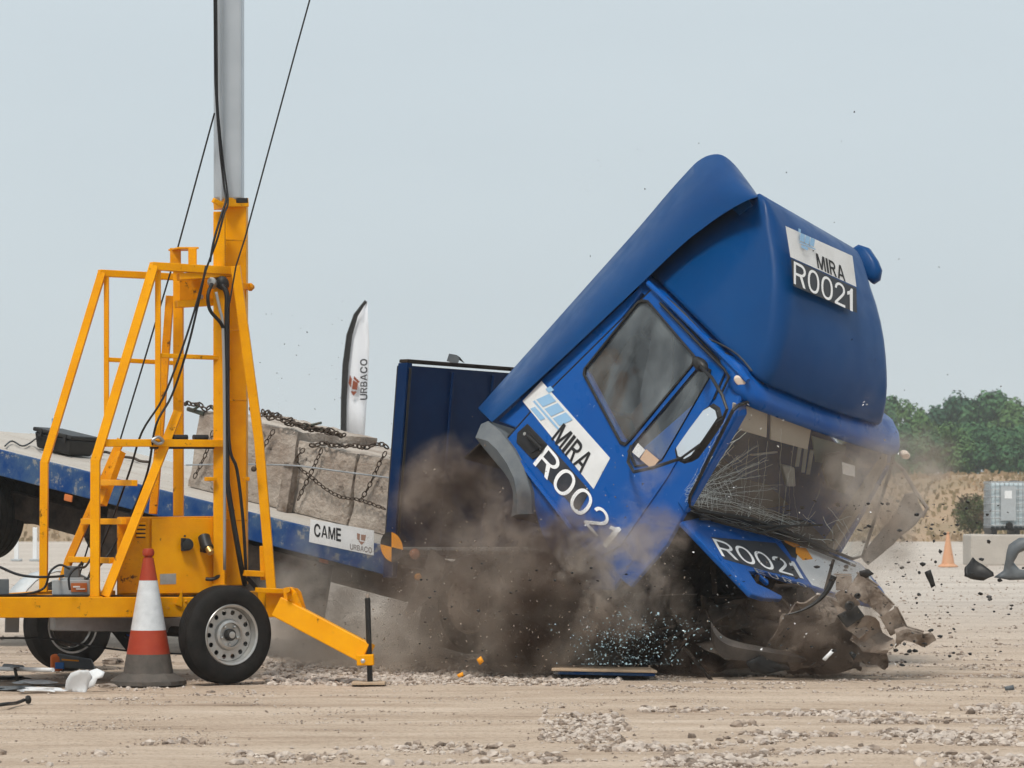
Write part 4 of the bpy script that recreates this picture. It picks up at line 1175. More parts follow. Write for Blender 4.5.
# steering wheel and sun visors
cst = C(1.05, .6, -.93)
ax_ = (C.f * -.7 + C.u * .7).normalized()
a1 = ax_.cross(C.l).normalized()
b = MB()
b.tube([cst + (a1 * math.cos(k * math.pi / 12) + C.l * math.sin(k * math.pi / 12)) * .23 for k in range(25)], .016, 6, caps=False)
for k in range(3):
    b.tube([cst, cst + (a1 * math.cos(k * 2.1) + C.l * math.sin(k * 2.1)) * .23], .013, 5)
b.tube([cst, cst - ax_ * .3], .03, 6)
b.build('steering_wheel', BLACK, truck, smooth=True)
for ppx in ([(734, 403), (768, 412), (767, 438), (732, 428)], [(772, 413), (812, 426), (808, 450), (771, 440)]):
    MB().plate([ws(a, b_, -.03) for a, b_ in ppx], [], wnrm, .02).build('sun_visor', VISOR, truck, bevel=.008)
for a0_, a1_, m_, nn in (((752, 455), (776, 452), GALV, 'cab_strut'), ((800, 446), (797, 466), LGREY, 'cab_strut'), ((806, 448), (803, 472), LGREY, 'cab_strut'), ((812, 450), (808, 474), GALV, 'cab_strut')):
    MB().bar(ws(*a0_, -.3), ws(*a1_, -.32), .03, .015).build(nn, m_, truck)
MB().plate([ws(a, b_, -.35) for a, b_ in [(812, 436), (846, 446), (842, 466), (816, 462)]], [], wnrm, .01).build('window_light_patch', mat('pale_window_light', (.30, .38, .38), .8), truck)  # added plate, bright view through the far window put into its colour
MB().plate([ws(a, b_, -.28) for a, b_ in [(700, 470), (770, 486), (790, 505), (744, 512), (700, 500)]], [], wnrm, .04).build('instrument_cowl', SEAT, truck, bevel=.01)
MB().plate([ws(a, b_, .008) for a, b_ in [(842, 462), (855, 466), (855, 477), (843, 474)]], [], wnrm, .002).build('windscreen_sticker', WHITE, truck)
# things inside behind the windscreen
for ppx, m_, nn in (([(828, 456), (842, 453), (866, 470), (862, 500), (830, 488), (824, 470)], SEAT, 'headrest_panel'), ([(782, 465), (795, 468), (796, 487), (788, 487)], GALV, 'dash_bracket')):
    MB().plate([ws(a, b_, -.25) for a, b_ in ppx], [], wnrm, .04).build(nn, m_, truck, bevel=.01)
# added dark plates painting a reflection into the side window, papers behind the quarter glass
for ppx, off, m_, nn in (([(650, 306), (672, 330), (672, 380), (662, 408), (645, 420), (640, 395), (651, 340)], .25, SEAT, 'dark_reflection_plate'),
                    ([(641, 402), (668, 386), (655, 420), (668, 468), (645, 460), (636, 430), (630, 415)], .30, mat('brown_reflection', (.07, .035, .02), .8), 'brown_reflection_plate')):
    MB().plate([cs(a, b_, off) for a, b_ in ppx], [], NL, .03).build(nn, m_, truck)
MB().plate([cs(a, b_, -.032) for a, b_ in [(632, 452), (638, 443), (645, 450), (639, 458)]], [], NL, .002).build('paper_slip', WHITE, truck)
MB().plate([cs(a, b_, -.032) for a, b_ in [(640, 459), (646, 449), (659, 460), (652, 469)]], [], NL, .002).build('paper_slip', mat('tan_paper', (.62, .42, .28), .7), truck, label='tan paper slip')
# steel tube mirror arms and mirror
m1 = [cs(a, b_, o) for a, b_, o in [(697, 361, -.02), (702, 368, -.16), (712, 378, -.34), (722, 395, -.40), (727, 409, -.40), (723, 419, -.36), (714, 424, -.32)]]
ma = MB().tube(m1, .013, 8).build('mirror_arm', BLACK, truck, smooth=True)
kn = cs(703, 367, -.10)
MB().lathe(cs(695, 360, -.08), (cs(711, 374, -.14) - cs(695, 360, -.08)), [(.005, 0), (.04, .02), (.05, .08), (.045, .12), (.02, .17), (.005, .18)], 14).build('mirror_arm_boot', BLACK, ma, smooth=True)
m2 = [cs(a, b_, o) for a, b_, o in [(631, 446, -.02), (628, 462, -.10), (634, 472, -.22), (655, 467, -.30), (682, 458, -.34), (700, 445, -.34)]]
MB().tube(m2, .013, 8).build('mirror_arm', BLACK, truck, smooth=True)
mir = [(704, 409), (711, 405), (717, 409), (719, 417), (705, 438), (691, 457), (684, 461), (677, 458), (675, 449), (689, 429)]
mp_ = [cs(a, b_, -.34) for a, b_ in mir]
cm = sum(mp_, Vector()) / len(mp_)
mr_ = MB().loft([[p_ + NL * 0 for p_ in mp_], [cm + (p_ - cm) * 1.08 - NL * .02 for p_ in mp_], [cm + (p_ - cm) * .9 - NL * .07 + C.f * .02 for p_ in mp_]]).build('mirror_housing', BLACK, truck, smooth=True)
MB().plate([cm + (p_ - cm) * .93 + NL * .006 for p_ in mp_], [], NL, .003).build('mirror_glass', MIRR, mr_)
# ---- side fins of the roof fairing
def fin(outer, inner, y0, sgn, lab):
    rings = []
    outer = [tuple(q)[:2] for q in sm([Vector((a, b_, 0)) for a, b_ in outer], 3)]
    inner = [tuple(q)[:2] for q in sm([Vector((a, b_, 0)) for a, b_ in inner], 3)]
    for a, b_ in zip(outer, inner):
        L = []
        for k in range(8):
            t = k / 7
            p = (a[0] * (1 - t) + b_[0] * t, a[1] * (1 - t) + b_[1] * t)
            yy = y0 + sgn * (-.06 + .34 * (1 - math.sin(t * math.pi / 2)) ** 1.3)
            L.append(cs(p[0], p[1], yy))
        for k in range(7, -1, -1):
            t = k / 7
            p = (a[0] * (1 - t) + b_[0] * t, a[1] * (1 - t) + b_[1] * t)
            yy = y0 + sgn * (.02 + .34 * (1 - math.sin(t * math.pi / 2)) ** 1.3)
            L.append(cs(p[0] + 2 * (1 - t), p[1] + 3 * (1 - t), yy))
        rings.append(L)
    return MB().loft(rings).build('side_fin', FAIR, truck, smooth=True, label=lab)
fo = [(478, 408), (520, 361), (560, 316), (600, 271), (640, 226), (668, 193), (686, 173), (698, 161), (710, 155), (722, 155), (734, 164), (746, 179), (756, 193)]
fi = [(492, 422), (530, 388), (568, 353), (606, 317), (648, 277), (672, 254), (690, 238), (702, 229), (714, 220), (726, 212), (738, 205), (748, 200), (757, 197)]
fin(fo, fi, 0, 1, 'long near side air fin rising above the roof')
# far fin: only its tip shows, the rest stands hidden behind the deflector
FY = W - .42
ear = [(846, 262), (852, 250), (860, 245), (869, 248), (877, 260), (881, 270), (879, 280), (873, 284), (864, 275), (855, 268)]
e3 = [cs(a, b_, FY) for a, b_ in ear]
ce = sum(e3, Vector()) / len(e3)
MB().loft([[ce + (p_ - ce) * .75 - CAB.n * .05 for p_ in e3], [ce + (p_ - ce) * .97 - CAB.n * .03 for p_ in e3], e3, [ce + (p_ - ce) * .97 + CAB.n * .03 for p_ in e3], [ce + (p_ - ce) * .75 + CAB.n * .05 for p_ in e3]]).build('side_fin', FAIR, truck, smooth='all', label='far side air fin showing only its tip beyond the roof deflector')
# ---- roof deflector: stacked rounded slices
prof = [(.03, 1.40, .05), (.06, 1.41, .05), (.15, 1.385, .05), (.25, 1.345, .055), (.35, 1.29, .06), (.45, 1.22, .065), (.55, 1.14, .07), (.65, 1.05, .08), (.75, .94, .09), (.84, .82, .10), (.92, .69, .11), (.98, .58, .12), (1.03, .47, .13), (1.06, .38, .14), (1.07, .33, .15)]
def dslice(z, xf, ins, n=10):
    x0_, x1_ = -.12 + .36 * z, xf
    y0_, y1_ = ins, W - .35 - .24 * max(0, z)
    r = min(.13 + .06 * z, (x1_ - x0_) * .42)
    pts = [(x0_, y0_)]
    for k in range(n + 1):
        a = -math.pi / 2 + (math.pi / 2) * k / n
        pts.append((x1_ - r + r * math.cos(a), y0_ + r + r * math.sin(a)))
    for k in range(1, 8):
        t = k / 8
        pts.append((x1_ + .05 * math.sin(math.pi * t), y0_ + r + (y1_ - y0_ - 2 * r) * t))
    for k in range(n + 1):
        a = (math.pi / 2) * k / n
        pts.append((x1_ - r + r * math.cos(a), y1_ - r + r * math.sin(a)))
    pts.append((x0_, y1_))
    for k in range(1, 4):
        pts.append((x0_, y1_ + (y0_ - y1_) * k / 4))
    return [C(x, y, z * (1 - .13 * y / W) - .02 * z) for x, y in pts]
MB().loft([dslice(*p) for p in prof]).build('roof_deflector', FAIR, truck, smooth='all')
defl = truck.children[-1]
# deflector plates lie on a plane fitted to the sloping front
A0, A1 = Vector((1.36 + .075, 0, .25)), Vector((.82 + .08, 0, .82))
dn = (C.f * (A1.z - A0.z) + C.u * (A0.x - A1.x)).normalized()
dq = C(A0.x, 0, A0.z) + dn * .035
from mathutils.bvhtree import BVHTree
_dv = [v.co + WL[defl] for v in defl.data.vertices]
_dt = BVHTree.FromPolygons(_dv, [tuple(p.vertices) for p in defl.data.polygons])
def df(px, py, off=0.0):
    """point on the curved skin of the deflector (film stuck onto it)"""
    q = C.hit(dn, dq, px, py)
    h = _dt.ray_cast(q + dn * .5, -dn)
    return (h[0] if h[0] is not None else q) + dn * (off + .004)
def film_df(c, m, nm, off, n=10):
    rows = []
    for i in range(n + 1):
        v = i / n
        a = (c[0][0] * (1 - v) + c[3][0] * v, c[0][1] * (1 - v) + c[3][1] * v)
        b_ = (c[1][0] * (1 - v) + c[2][0] * v, c[1][1] * (1 - v) + c[2][1] * v)
        rows.append([df(a[0] * (1 - k / n) + b_[0] * k / n, a[1] * (1 - k / n) + b_[1] * k / n, off) for k in range(n + 1)])
    MB().loft(rows, False, False).build(nm, m, defl, smooth='all')
film_df([(785, 226), (852, 256), (856, 287), (790, 257)], WHITE, 'name_plate', 0)
film_df([(790.5, 258.5), (856, 288.3), (856.5, 313), (793, 286)], INK, 'number_backing', 0)
rt = (df(852, 286) - df(793, 258)).normalized()
upd = dn.cross(rt).normalized()
def sk(body, o, e, top, m, bold, par, hit, nrm, nm='lettering'):
    """text along o->e, letter tops towards top"""
    a, b_, c_ = hit(*o, .003), hit(*e, .003), hit(*top, .003)
    vs, fs = layout(body, bold)
    bb = MB()
    if hit is df:
        bb.add([hit(o[0] + (e[0] - o[0]) * q[0] + (top[0] - o[0]) * q[1], o[1] + (e[1] - o[1]) * q[0] + (top[1] - o[1]) * q[1], .003) for q in vs], fs)
        return bb.build(nm, m, par, fix=False)
    bb.add([a + (b_ - a) * q[0] + (c_ - a) * q[1] for q in vs], fs)
    return bb.build(nm, m, par, fix=False)
sk('R0021', (793, 284), (852, 312), (793, 261), LETW, 0, defl, df, dn)
sk('MIRA', (817, 268), (845, 282), (815, 253), LETB, .03, defl, df, dn)
lr, lu = (df(845, 252) - df(795, 229)).normalized(), None
lu = (df(795, 229) - df(797, 240)).normalized()
logo(df(797, 247, .016), lr, lu, .24, defl, m=LOGOB)
# ---- front panel swung open
fd = (C.f * .985 - C.u * .17).normalized()
fn = C.l.cross(fd)
if fn.dot(C.u) < 0:
    fn = -fn
fq = C(1.62, 0, -1.10)
def fp(px, py, off=0.0):
    return C.hit(fn, fq + fn * off, px, py)
flap_px = [(682, 521), (700, 517), (738, 515), (780, 531), (820, 547), (861, 563), (882, 588), (893, 607), (870, 604), (845, 597), (819, 589), (790, 580), (766, 572), (749, 571), (757, 583), (768, 588), (783, 596), (782, 599), (765, 598), (752, 594), (720, 561)]
flap = MB().plate([fp(*p) for p in flap_px], [], fn, .045).build('front_panel', BLUE, truck, bevel=.012)
def fpl(px, m, nm, off=.002):
    return MB().plate([fp(*p, off) for p in px], [], fn, .002).build(nm, m, flap)
fpl([(711, 537), (776, 543), (789, 558), (803, 579), (770, 572), (724, 559)], INK, 'number_backing')
sk('R0021', (722, 556), (804, 579), (712, 538), LETW, 0, flap, lambda a, b_, o: fp(a, b_, .005), fn)
fpl([(800, 546), (861, 564), (890, 604), (868, 603), (812, 585), (806, 576), (796, 560)], WHITE, 'white_film', .0035)
fpl([(776, 533), (800, 540), (812, 553), (810, 562), (792, 557)], BLACK, 'target_backing', .003)
fpl([(780, 533), (792, 537), (800, 546), (794, 547), (785, 542)], ORANGE, 'target_quadrant', .006)
fpl([(796, 547), (806, 548), (813, 559), (803, 560), (796, 553)], ORANGE, 'target_quadrant', .0065)
sk('MIRA', (862, 594), (886, 604), (856, 580), LETB, .02, flap, lambda a, b_, o: fp(a, b_, .006), fn)
for k_, (ch_, ex_) in enumerate((('E', 757), ('U', 771), ('R', 785), ('O', 799))):
    yy_ = 572.5 + (ex_ - 757) * .32
    sk(ch_, (ex_, yy_), (ex_ + 9, yy_ + 2.9), (ex_ - 3.5, yy_ - 5), STEEL, 0, flap, lambda a, b_, o: fp(a, b_, .006), fn, 'badge_letter')
MB().tube([fp(756, 574, -.02), fp(766, 583, -.03), fp(765, 580, -.1)], .022, 6).build('panel_latch', BLUE, flap, smooth=True)
# ---- engine bay, chassis, axle: dark underside
def dbox(x0, x1, y0, y1, z0, z1, nm, m=DIRTY, bev=.02, par=truck):
    return cbox(MB(), x0, x1, y0, y1, z0, z1).build(nm, m, par, bevel=bev)
dbox(.45, 1.45, .75, 1.55, -2.15, -1.63, 'engine_block', bev=.06)
dbox(1.46, 1.56, .5, 1.8, -2.2, -1.96, 'radiator', bev=.02)
dbox(1.3, 1.9, .1, W - .1, -2.25, -1.98, 'front_crossmember', bev=.04)
b = MB()
for k in range(5):
    b.tube([C(.6 + k * .17, .70, -1.7), C(.62 + k * .17, .5, -1.85), C(.7 + k * .15, .45, -2.1)], .035, 8)
b.build('hose', BLACK, truck, smooth=True)
# wheel arch liner
rings = []
for k in range(9):
    a = math.pi * k / 8
    q = (.15 - .52 * math.cos(a), -2.1 + .5 * math.sin(a))
    rings.append([C(q[0], .02, q[1]), C(q[0], .5, q[1])])
lo = MB().loft(rings, False, False).build('wheel_arch_liner', DIRTY, truck, smooth=True)
lo.modifiers.new('solid', 'SOLIDIFY').thickness = .02
# ---- flatbed
def bb(x0, x1, y0, y1, z0, z1, nm, m, par=truck, bev=.008, lab=None):
    return MB().box(BED, x0, x1, y0, y1, z0, z1).build(nm, m, par, bevel=bev, label=lab)
BW = 2.3
bb(-6.1, 0, 0, .05, -.23, 0, 'side_rail', RAIL, lab='near blue side rail of the bed')
bb(-6.1, 0, BW - .05, BW, -.23, -.045, 'side_rail', RAIL)
nb = 9
for k in range(nb):
    y0_ = .055 + k * (BW - .11) / nb
    bb(-6.08, -.005, y0_ + .006, y0_ + (BW - .11) / nb - .006, -.06, -.018 + .004 * (k % 2), 'plank', CONC2, bev=.006)
for k in range(9):
    bb(-.7 - k * .62, -.62 - k * .62, .06, BW - .06, -.20, -.063, 'cross_bearer', DIRTY)
for y0_ in (.62, 1.5):
    bb(-6.0, .9, y0_, y0_ + .09, -.50, -.205, 'chassis_rail', DIRTY, lab=None)
bb(-3.2, -.6, .03, .08, -.72, -.27, 'side_guard', DIRTY)
bb(-6.0, -3.3, .25, .33, -.62, -.38, 'side_guard', DIRTY, lab='long dark side guard below the rear of the bed')
bb(-2.6, -1.3, .12, .6, -.80, -.30, 'fuel_tank', DIRTY, bev=.06)
bb(-.75, -.65, .058, .07, -.29, -.235, 'side_marker', mat('amber_lens', (.45, .12, .03), .4))
bb(-3.72, -3.62, -.006, .01, -.30, -.24, 'side_marker', mat('orange_marker', (.55, .16, .04), .4), lab='small orange marker under the rail')
def hit_bed(px, py, y=0.0):
    return BED.hit(BED.l, BED.o + BED.l * y, px, py)
pl = [hit_bed(*p, -.004) for p in [(310.5, 519), (374, 530.5), (373.5, 555.5), (309, 542)]]
MB().plate(pl, [], -BED.l, .003).build('name_plate', WHITE, truck)
hb_ = lambda a, b_, o: hit_bed(a, b_, -.006)
sk('CAME', (314, 536.5), (341, 542), (314, 523), LETB, .03, truck, hb_, -BED.l)
sk('URBACO', (350, 549.5), (372, 553.5), (350, 543.5), mat('grey_lettering', (.25, .23, .22), .6), .01, truck, hb_, -BED.l)
for q in ([(357, 533), (360, 534), (359.5, 541), (357, 539)], [(361, 534.5), (366, 535), (365, 541), (361, 540)], [(358.5, 541), (364.5, 542), (361.5, 545)]):
    MB().plate([hit_bed(*p, -.006) for p in q], [], -BED.l, .001).build('emblem', mat('emblem_brown', (.33, .2, .15), .6), truck)
# headboard
hbt = [(-.02, .0), (.0, 0)]
up_h = (P(401, 362, 24.4) - P(388.5, 535, 24.4)).normalized()
HB = Frame(P(388.5, 547, 24.38), (math.cos(_yaw), -math.sin(_yaw), 0.0), (math.sin(_yaw), math.cos(_yaw), -.01), up_h)
def hbx(x0, x1, y0, y1, z0, z1, nm, m, par, bev=.006, lab=None):
    return MB().box(HB, x0, x1, y0, y1, z0, z1).build(nm, m, par, bevel=bev, label=lab)
HH = 1.50
hd = hbx(.0, .04, .07, BW - .07, .0, HH - .02, 'headboard', BLUED, truck, lab='tall dark blue headboard panel')
hbx(-.04, .06, 0, .065, -.25, HH, 'headboard_post', BLUED, hd)
hbx(-.04, .06, BW - .065, BW, -.25, HH, 'headboard_post', BLUED, hd)
hbx(-.06, -.042, .01, .05, .0, HH - .02, 'post_flange', BLACK, hd)
hbx(.062, .075, .02, .045, .0, HH - .04, 'post_flange', BLACK, hd)
hbx(-.03, .062, .0, BW, HH + .002, HH + .03, 'top_rail', DIRTY, hd, lab='rusty top rail')
for k in range(3):
    hbx(.042, .062, .6 + k * .55, .63 + k * .55, .02, HH - .05, 'stiffener', BLUED, hd)
q = HB(0, .68, HH + .05)
MB().loft([[q + Vector((-.06, 0, .0)), q + Vector((.03, 0, -.03)), q + Vector((.03, .05, -.03)), q + Vector((-.06, .05, 0))], [q + Vector((-.04, 0, .06)), q + Vector((.05, 0, .03)), q + Vector((.05, .05, .03)), q + Vector((-.04, .05, .06))], [q + Vector((.02, 0, .05)), q + Vector((.09, 0, -.02)), q + Vector((.09, .05, -.02)), q + Vector((.02, .05, .05))]]).build('bracket', GREYP, hd, smooth=True)
# round checker target at the bed corner
tc_ = hit_bed(392, 547, -.03)
def quad(a0, a1, r, m, nm, off):
    pts = [tc_] + [tc_ + (BED.f * math.cos(rad(a)) + Vector((0, 0, 1)) * math.sin(rad(a))) * r for a in np.linspace(a0, a1, 9)]
    MB().plate([p - BED.l * off for p in pts], [], -BED.l, .004).build(nm, m, truck)
quad(0, 90, .12, ORANGE, 'target_quadrant', .006)
quad(180, 270, .12, ORANGE, 'target_quadrant', .006)
quad(90, 180, .12, BLACK, 'target_quadrant', .006)
quad(270, 360, .12, BLACK, 'target_quadrant', .006)
# lower corner brackets beneath, in the dust
gb = [P(a, b_, 23.9) for a, b_ in [(431, 548), (446, 560), (437, 590), (407, 618), (403, 614), (417, 585)]]
MB().plate(gb, [], (0, -1, .1), .03).build('mud_flap_bracket', PAINTG, truck, bevel=.005)
MB().lathe(P(418, 577, 23.85), (0, -1, 0), [(.03, 0), (.03, .02), (.018, .03), (.002, .03)], 16).build('side_marker', ORANGE, truck)
MB().lathe(P(415, 554, 23.8), (-.2, -1, 0), [(.045, 0), (.04, .02), (.01, .03)], 16).build('side_marker', mat('dusty_red_lens', (.45, .2, .12), .5), truck, label='dusty oval red side marker')
# wheels
wf = thing('wheel', '', '', P(474, 600, 23.6))
for k in ('label', 'category'):
    del wf[k]
wf.parent = truck
wf.location = WL[wf] - WL[truck]
ws_c = P(468, 604, 23.35)
wheel(wf, ws_c, (-.72, -.68, -.02), .385, .22, .235, RUBBER, BEIGE, holes=8, dish=.02)
def sub_empty(name, loc, par):
    o = bpy.data.objects.new(name, None)
    link(o)
    WL[o] = Vector(loc)
    o.parent = par
    o.location = WL[o] - WL[par]
    return o
for yy in (-.0, BW - .02):
    cw = BED(-4.95, yy if yy == 0 else yy, -.66)
    e = sub_empty('wheel', cw, truck)
    wheel(e, cw, -BED.l if yy == 0 else BED.l, .40, .40, .24, RUBBER, CRUM, holes=8)
cf_ = P(700, 600, 24.9)
e = sub_empty('wheel', cf_, truck)
wheel(e, cf_, BED.l, .385, .22, .235, RUBBER, CRUM, holes=8)
MB().tube([ws_c + Vector((.15, .15, 0)), (ws_c + cf_) / 2, cf_ - BED.l * .15], .055, 10).build('front_axle', DIRTY, truck, smooth=True)
MB().tube([BED(-4.95, .3, -.66), BED(-4.95, BW - .3, -.66)], .07, 10).build('rear_axle', DIRTY, truck, smooth=True)
# torn frame running forward under the cab
for y_ in (.62, 1.5):
    MB().bar(BED(.9, y_ + .05, -.35), BED(2.6, y_ + .05, -.62), .09, .26).build('bent_chassis_rail', DIRTY, truck, bevel=.02)
for args in ((.15, .7, .35, .95, -.75, -.2, 'battery_box'), (.75, 1.75, .55, 1.5, -.85, -.35, 'gearbox'), (.3, 1.5, 1.55, 1.75, -.8, -.3, 'air_tank')):
    MB().box(BED, *args[:6]).build(args[6], DIRTY, truck, bevel=.04)
# bumper remains, bent parts at the lower front
def crumple(px, d, th, m, nm, par, amp=.05, seed=0, n=(0, -1, .2), sub=3, lab=None, smooth=True):
    b = MB()
    L = [P(a, b_, d) for a, b_ in px]
    nn = Vector(n).normalized()
    b.plate(L, [], nn, 0)
    me_ = bpy.data.meshes.new('t')
    me_.from_pydata([tuple(v) for v in b.v], [], b.f)
    bm = bmesh.new()
    bm.from_mesh(me_)
    for _ in range(sub):
        bmesh.ops.subdivide_edges(bm, edges=[e_ for e_ in bm.edges if e_.calc_length() > .035], cuts=1, use_grid_fill=True)
    bmesh.ops.triangulate(bm, faces=list(bm.faces))
    for v in bm.verts:
        q = Vector((v.co.x * 5 + seed, v.co.y * 5, v.co.z * 6))
        v.co += nn * (noise.noise(q) * amp * 2) + Vector((noise.noise(q * 1.7 + Vector((3, 1, 2))), 0, noise.noise(q * 1.7 + Vector((9, 1, 2))))) * amp * .35
    bm.verts.index_update()
    bb_ = MB()
    bb_.add([v.co.copy() for v in bm.verts], [tuple(v.index for v in f.verts) for f in bm.faces])
    bm.free()
    bpy.data.meshes.remove(me_)
    o = bb_.build(nm, m, par, smooth=smooth, label=lab)
    o.modifiers.new('solid', 'SOLIDIFY').thickness = th
    return o
DF = 22.2
crumple([(795, 604), (822, 596), (842, 604), (866, 628), (884, 648), (886, 664), (840, 669), (790, 668), (768, 650), (776, 622)], 22.62, .012, CRUM, 'crushed_front_corner', truck, .16, 33, sub=4, smooth=False)
crumple([(700, 600), (742, 602), (770, 616), (790, 650), (760, 668), (720, 660), (690, 640)], 22.85, .012, mat('dark_torn_panel', (.03, .024, .02), .7, col2=(.09, .07, .055), nscale=8), 'torn_inner_panel', truck, .16, 35, sub=4, smooth=False)
bs = [P(*q) for q in ((836, 583, DF + .1), (852, 583, DF), (872, 596, DF - .05), (888, 612, DF), (898, 632, DF + .1), (922, 639, DF + .15))]
bm_ = MB()
for k in range(len(bs) - 1):
    wv = (.15, .17, .13, .16, .10)[k]
    d_ = (bs[k + 1] - bs[k]).normalized()
    side_ = Vector((-d_.z, 0, d_.x))
    bm_.bar(bs[k] - d_ * .02, bs[k + 1] + d_ * .02, .014, wv, up=(0, 1, 0)) if False else None
    a_, c_ = bs[k], bs[k + 1]
    bm_.hexa([a_ - side_ * wv * .5, c_ - side_ * wv * .45, c_ - side_ * wv * .45 + Vector((0, .02, 0)), a_ - side_ * wv * .5 + Vector((0, .02, 0)),
              a_ + side_ * wv * .5, c_ + side_ * wv * .5, c_ + side_ * wv * .5 + Vector((0, .02, 0)), a_ + side_ * wv * .5 + Vector((0, .02, 0))])
    bm_.hexa([a_ + side_ * (wv * .5 + .002), c_ + side_ * (wv * .5 + .002), c_ + side_ * (wv * .5 + .002) + Vector((0, .16, 0)), a_ + side_ * (wv * .5 + .002) + Vector((0, .16, 0)),
              a_ + side_ * (wv * .5 + .016), c_ + side_ * (wv * .5 + .016), c_ + side_ * (wv * .5 + .016) + Vector((0, .16, 0)), a_ + side_ * (wv * .5 + .016) + Vector((0, .16, 0))])
bm_.build('torn_bumper', CRUM, truck, bevel=.008)
crumple([(842, 588), (852, 594), (858, 604), (850, 612), (840, 606), (835, 596)], DF - .03, .012, CRUM, 'bumper_bracket', truck, .06, 1, smooth=False, sub=2)
crumple([(834, 596), (846, 602), (860, 614), (868, 632), (858, 640), (846, 628), (836, 612)], DF + .1, .012, BEIGE, 'bumper_bracket', truck, .08, 4, sub=2, smooth=False)
crumple([(860, 617), (880, 622), (892, 640), (886, 655), (862, 652), (850, 640)], DF + .15, .012, BEIGE, 'bumper_bracket', truck, .09, 8, sub=2, smooth=False)
crumple([(893, 630), (905, 627), (912, 634), (930, 633), (938, 640), (922, 646), (908, 642), (896, 648)], DF + .05, .012, CRUM, 'bumper_bracket', truck, .08, 5, sub=2, smooth=False)
crumple([(865, 585), (878, 588), (884, 600), (872, 604)], DF - .1, .01, CRUM, 'bumper_bracket', truck, .05, 15, sub=2, smooth=False)
for k, (a, b_, r_) in enumerate([(857, 596, .022), (849, 606, .035)]):
    MB().lathe(P(a, b_, DF - .08), (.1, -1, .1), [(r_, 0), (r_, .03), (r_ * .6, .035), (r_ * .5, .01), (.002, .01)], 14).build('mounting_hole', BLACK, truck)
MB().plate([P(a, b_, DF - .05) for a, b_ in [(837, 615), (857, 605), (865, 616), (847, 628)]], [], (0, -1, .1), .04).build('lamp_socket', BLACK, truck, bevel=.01)
crumple([(738, 592), (800, 588), (838, 600), (856, 640), (862, 668), (800, 672), (740, 668), (690, 660), (680, 620)], 23.0, .03, DIRTY, 'crushed_front_frame', truck, .22, 2, sub=5, lab='dark crushed engine bay frame under the open front panel')
crumple([(600, 600), (680, 560), (690, 525), (750, 595), (740, 668), (640, 668), (600, 650)], 23.35, .03, DIRTY, 'crushed_footwell', truck, .2, 6, sub=5)
tg = MB()
for k in range(34):
    a_ = P(R_.uniform(610, 850), R_.uniform(590, 655), R_.uniform(22.6, 22.9))
    v_ = Vector((R_.uniform(-1, 1), R_.uniform(-.3, .3), R_.uniform(-.7, .7))).normalized() * R_.uniform(.12, .4)
    tg.bar(a_, a_ + v_, R_.uniform(.015, .05), R_.uniform(.008, .02))
kind(tg.build('torn_metal', DIRTY, truck), 'stuff')
# bent door-side parts beyond the windscreen
crumple([(861, 556), (869, 563), (896, 541), (918, 521), (926, 512), (914, 492), (903, 495), (898, 508)], 24.4, .02, PAINTG, 'bent_far_door', truck, .05, 3)
MB().tube([C(1.4, W + .03, -.22), P(903, 470, 24.3), P(915, 491, 24.2), P(927, 508, 24.2), P(922, 517, 24.2)], .017, 7).build('mirror_arm', PAINTG, truck, smooth=True)
gl_ = [fp(*p, .05) for p in [(700, 519), (730, 520), (760, 530), (790, 540), (822, 552), (855, 566)]]
MB().tube(sm(gl_, 3), .012, 6).build('panel_seal', BLACK, truck, smooth=True)
# ================================================================== LOAD ON THE BED
def onbed(px, py, y):
    return BED.hit(BED.n, BED.o + BED.l * y, px, py)
def rough_block(x0, x1, y0, y1, z0, z1, seed, amp=.035, cell=.07):
    """broken-edged concrete block: gridded box pushed about by noise"""
    bm = bmesh.new()
    nx_, ny_, nz_ = max(2, int((x1 - x0) / cell)), max(2, int((y1 - y0) / cell)), max(2, int((z1 - z0) / cell))
    vd = {}
    def vert(i, j, k):
        if (i, j, k) not in vd:
            u = Vector((i / nx_, j / ny_, k / nz_))
            q = Vector((x0 + (x1 - x0) * u.x, y0 + (y1 - y0) * u.y, z0 + (z1 - z0) * u.z))
            ed = sum(1 for a in u if a < .001 or a > .999)
            c_ = Vector(((x0 + x1) / 2, (y0 + y1) / 2, (z0 + z1) / 2))
            off = Vector((noise.noise(q * 3.1 + Vector((seed, 0, 0))), noise.noise(q * 3.1 + Vector((0, seed, 3))), noise.noise(q * 3.1 + Vector((7, 0, seed))))) * amp * .3
            off += Vector((noise.noise(q * 9 + Vector((seed, 5, 0))), noise.noise(q * 9), noise.noise(q * 9 + Vector((1, 0, seed))))) * amp * .5
            if ed >= 2:
                off = off * .5 + (c_ - q).normalized() * (.006 + .07 * max(0, abs(noise.noise(q * 5 + Vector((seed, 1, 1)))) - .18))
            if k == 0:
                off.z = 0
            vd[(i, j, k)] = bm.verts.new(BED(*(q + off)))
        return vd[(i, j, k)]
    for i in range(nx_):
        for j in range(ny_):
            for k in (0, nz_):
                bm.faces.new([vert(i, j, k), vert(i + 1, j, k), vert(i + 1, j + 1, k), vert(i, j + 1, k)])
    for i in range(nx_):
        for k in range(nz_):
            for j in (0, ny_):
                bm.faces.new([vert(i, j, k), vert(i + 1, j, k), vert(i + 1, j, k + 1), vert(i, j, k + 1)])
    for j in range(ny_):
        for k in range(nz_):
            for i in (0, nx_):
                bm.faces.new([vert(i, j, k), vert(i, j + 1, k), vert(i, j + 1, k + 1), vert(i, j, k + 1)])
    bmesh.ops.recalc_face_normals(bm, faces=list(bm.faces))
    bm.verts.index_update()
    m_ = MB()
    m_.add([v.co.copy() for v in bm.verts], [tuple(v.index for v in f.verts) for f in bm.faces])
    bm.free()
    return m_
